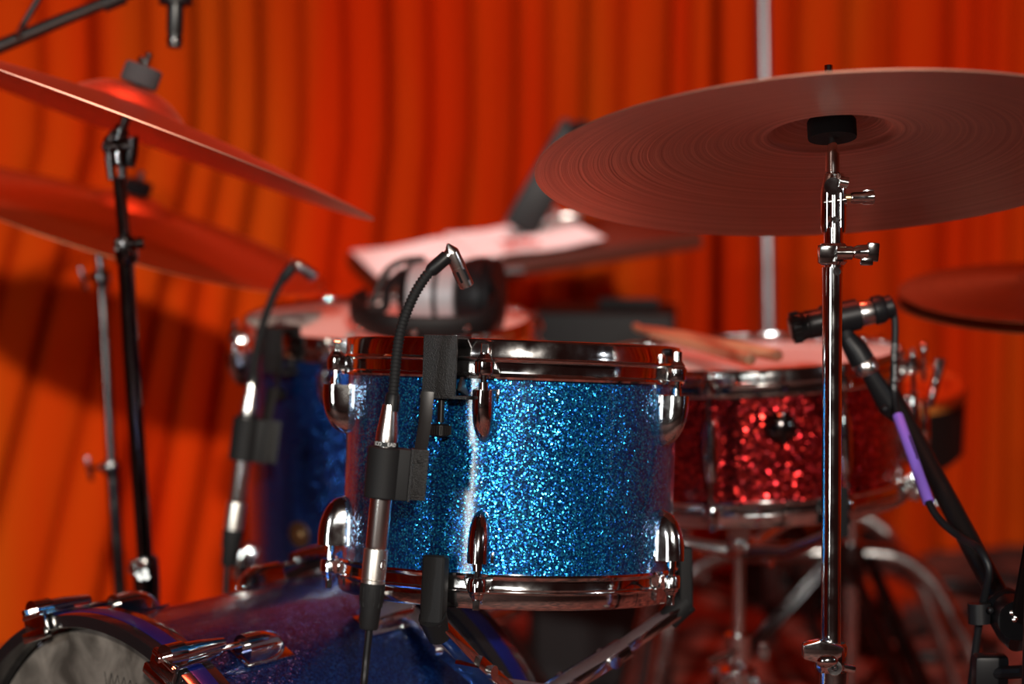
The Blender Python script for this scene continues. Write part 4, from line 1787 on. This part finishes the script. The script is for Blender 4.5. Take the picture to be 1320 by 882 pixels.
# ------------------------------------------------------------------ bent chrome tube frame (low stool) behind
D = 2.95
tf = P(1050, 900, D)
tb = thing('tube_stool', 'low stool frame of bent chrome tube on the floor behind the snare', 'stool', (tf.x, tf.y, 0))
for dd, nm in ((0, 'front_frame'), (.30, 'rear_frame')):
    q = [P(846, 880, D), P(862, 800, D), P(884, 748, D), P(925, 718, D), P(980, 713, D), P(1080, 713, D), P(1150, 717, D), P(1192, 742, D), P(1222, 785, D), P(1252, 845, D)]
    q = [v + Vector((0, dd, 0)) for v in q]
    lft = Vector((q[0].x - .03, q[0].y, .012))
    rgt = Vector((q[-1].x + .06, q[-1].y, .012))
    b = MB()
    b.tube(spline([lft] + q + [rgt], 6), .0135, 12)
    part(nm, b, tb, DULL_CHROME, world=True)
for xx_ in (905, 1195):
    b = MB()
    a_ = P(xx_, 742, D)
    b.cyl(a_, a_ + Vector((0, .30, 0)), .009, seg=10)
    part('cross_bar', b, tb, DULL_CHROME, world=True)

# ------------------------------------------------------------------ overhead microphone on its boom, upper left
D = 2.25
foot = P(-150, 900, D)
foot = Vector((foot.x, foot.y, 0))
om = thing('overhead_boom_stand', 'black boom arm crossing the upper left corner', 'microphone stand', foot)
b = MB()
b.tube([P(-160, 119, D), P(0, 60, D), P(80, 26, D), P(165, -8, D), P(222, -30, D)], [.0085, .0082, .0075, .0062, .0062], 14)
part('boom_arm', b, om, BLACKM, world=True)
b = MB()
b.cyl(P(133, 6, D), P(160, -5, D), .0090, seg=14)
part('boom_grip', b, om, BLACK, world=True)
b = MB()
b.cyl((foot.x, foot.y, .05), P(-150, 112, D), .0115, seg=14)
part('post', b, om, BLACKM, world=True)
tripod(om, (foot.x, foot.y), .2, .28, rot=10, mat=BLACKM, double=False)
mtop, mbot = P(227, -30, D), P(225, 62, D)
oh = thing('overhead_microphone', 'small black microphone hanging down at the top left above the tilted cymbal', 'microphone', T(*mbot))
L = (mtop - mbot).length
b = MB()
b.lathe([(0, 0), (.0065, 0), (.0082, .002), (.0086, .012), (.0086, .016), (.0092, .018), (.0095, L * .58), (.0098, L), (0, L)], 20, along(mbot, mtop))
part('body', b, oh, BLACKM, world=True)
b = MB()
b.lathe([(.0087, .006), (.0091, .007), (.0091, .011), (.0087, .012)], 20, along(mbot, mtop), closed=True)
part('grille', b, oh, DARKENED_CHROME, world=True)
b = MB()
b.lathe([(.0098, L * .60), (.0185, L * .61), (.0185, L * .70), (.0098, L * .74)], 20, along(mbot, mtop), closed=True)
b.cyl(P(226, -8, D), P(215, -26, D), .007, seg=10)
part('mic_clip', b, oh, BLACK, world=True)
b = MB()
q = [P(22, 47, D - .012), P(30, 32, D), P(50, -2, D), P(80, -50, D), P(150, -90, D), P(215, -70, D), P(226, -28, D)]
b.tube(spline(q, 6), .0036, 8)
cb = q[0]
b.bm.transform(T(*(-cb)))
solo('microphone_cable', b, BLACK, 'thin black cable rising from the boom arm in the upper left corner', 'cable', T(*cb))

# ------------------------------------------------------------------ floor clutter at lower right
rn = random.Random(21)


def coil(name, px, py, D, r, n, lab, mat=BLACK, th=.0042):
    c = P(px, py, D)
    pts = []
    for i in range(n * 16 + 1):
        a = 2 * PI * i / 16
        rr = r * (1 + .12 * math.sin(a * .37 + 1)) + rn.uniform(-.004, .004)
        pts.append(Vector((rr * math.cos(a), rr * math.sin(a) * .9, th + .0022 * (i / 16) + rn.uniform(0, .002))))
    b = MB()
    b.tube(pts, th, 8)
    solo(name, b, mat, lab, 'cable', T(c.x, c.y, 0))


def ground(px, py):
    """floor point seen at that pixel"""
    v = CF + (px - 660) / F * CR + (441 - py) / F * CU
    return CO + v * (-CO.z / v.z)


def coil_at(px, py, r, n, lab, mat=BLACK, th=.0055):
    g = ground(px, py)
    pts = []
    for i in range(n * 16 + 1):
        a = 2 * PI * i / 16
        rr = r * (1 + .14 * math.sin(a * .37 + px)) + rn.uniform(-.006, .006)
        pts.append(Vector((rr * math.cos(a), rr * math.sin(a), th + .004 * (i / 16) + rn.uniform(0, .003))))
    b = MB()
    b.tube(pts, th, 8)
    solo('coiled_cable', b, mat, lab, 'cable', T(g.x, g.y, 0))


coil_at(1190, 838, .12, 5, 'black coiled cable on the carpet at lower right, below the bent chrome tube')
coil_at(1225, 782, .11, 4, 'black coiled cable on the carpet farther back, near the curtain at right')
coil_at(1305, 768, .10, 3, 'black coiled cable on the carpet at the right edge, near the curtain')
g = ground(1130, 800)
pd = thing('foot_pedal', 'blurred black foot pedal on the carpet behind the snare', 'pedal', T(g.x, g.y, 0) @ Rz(25))
b = MB()
b.box((.16, .30, .012), T(0, 0, .007), .003)
part('base_plate', b, pd, BLACKM)
b = MB()
b.box((.09, .27, .012), T(0, .0, .075) @ Rx(14), .003)
b.box((.05, .03, .07), T(0, -.12, .035), .004)
part('footboard', b, pd, DULL_CHROME)
b = MB()
for sx in (-.06, .06):
    b.cyl((sx, .11, .01), (sx, .11, .19), .011, seg=12)
b.cyl((-.065, .11, .18), (.065, .11, .18), .009, seg=12)
part('frame', b, pd, BLACKM)
g = ground(1060, 775)
b = MB()
b.box((.30, .16, .13), T(0, 0, .066), .012)
sg = thing('stage_box', 'black stage box on the carpet by the curtain, behind the stool legs', 'box', T(g.x, g.y, 0) @ Rz(12))
part('casing', b, sg, VINYL)
b = MB()
b.lathe([(0, .004), (.011, .004), (.012, 0), (0, 0)], 14)
sk = b.mesh('socket', DULL_CHROME)
for i in range(6):
    for j in range(2):
        part('socket', sk, sg, M=T(-.11 + .044 * i, -.08, .045 + .045 * j) @ Rx(90))
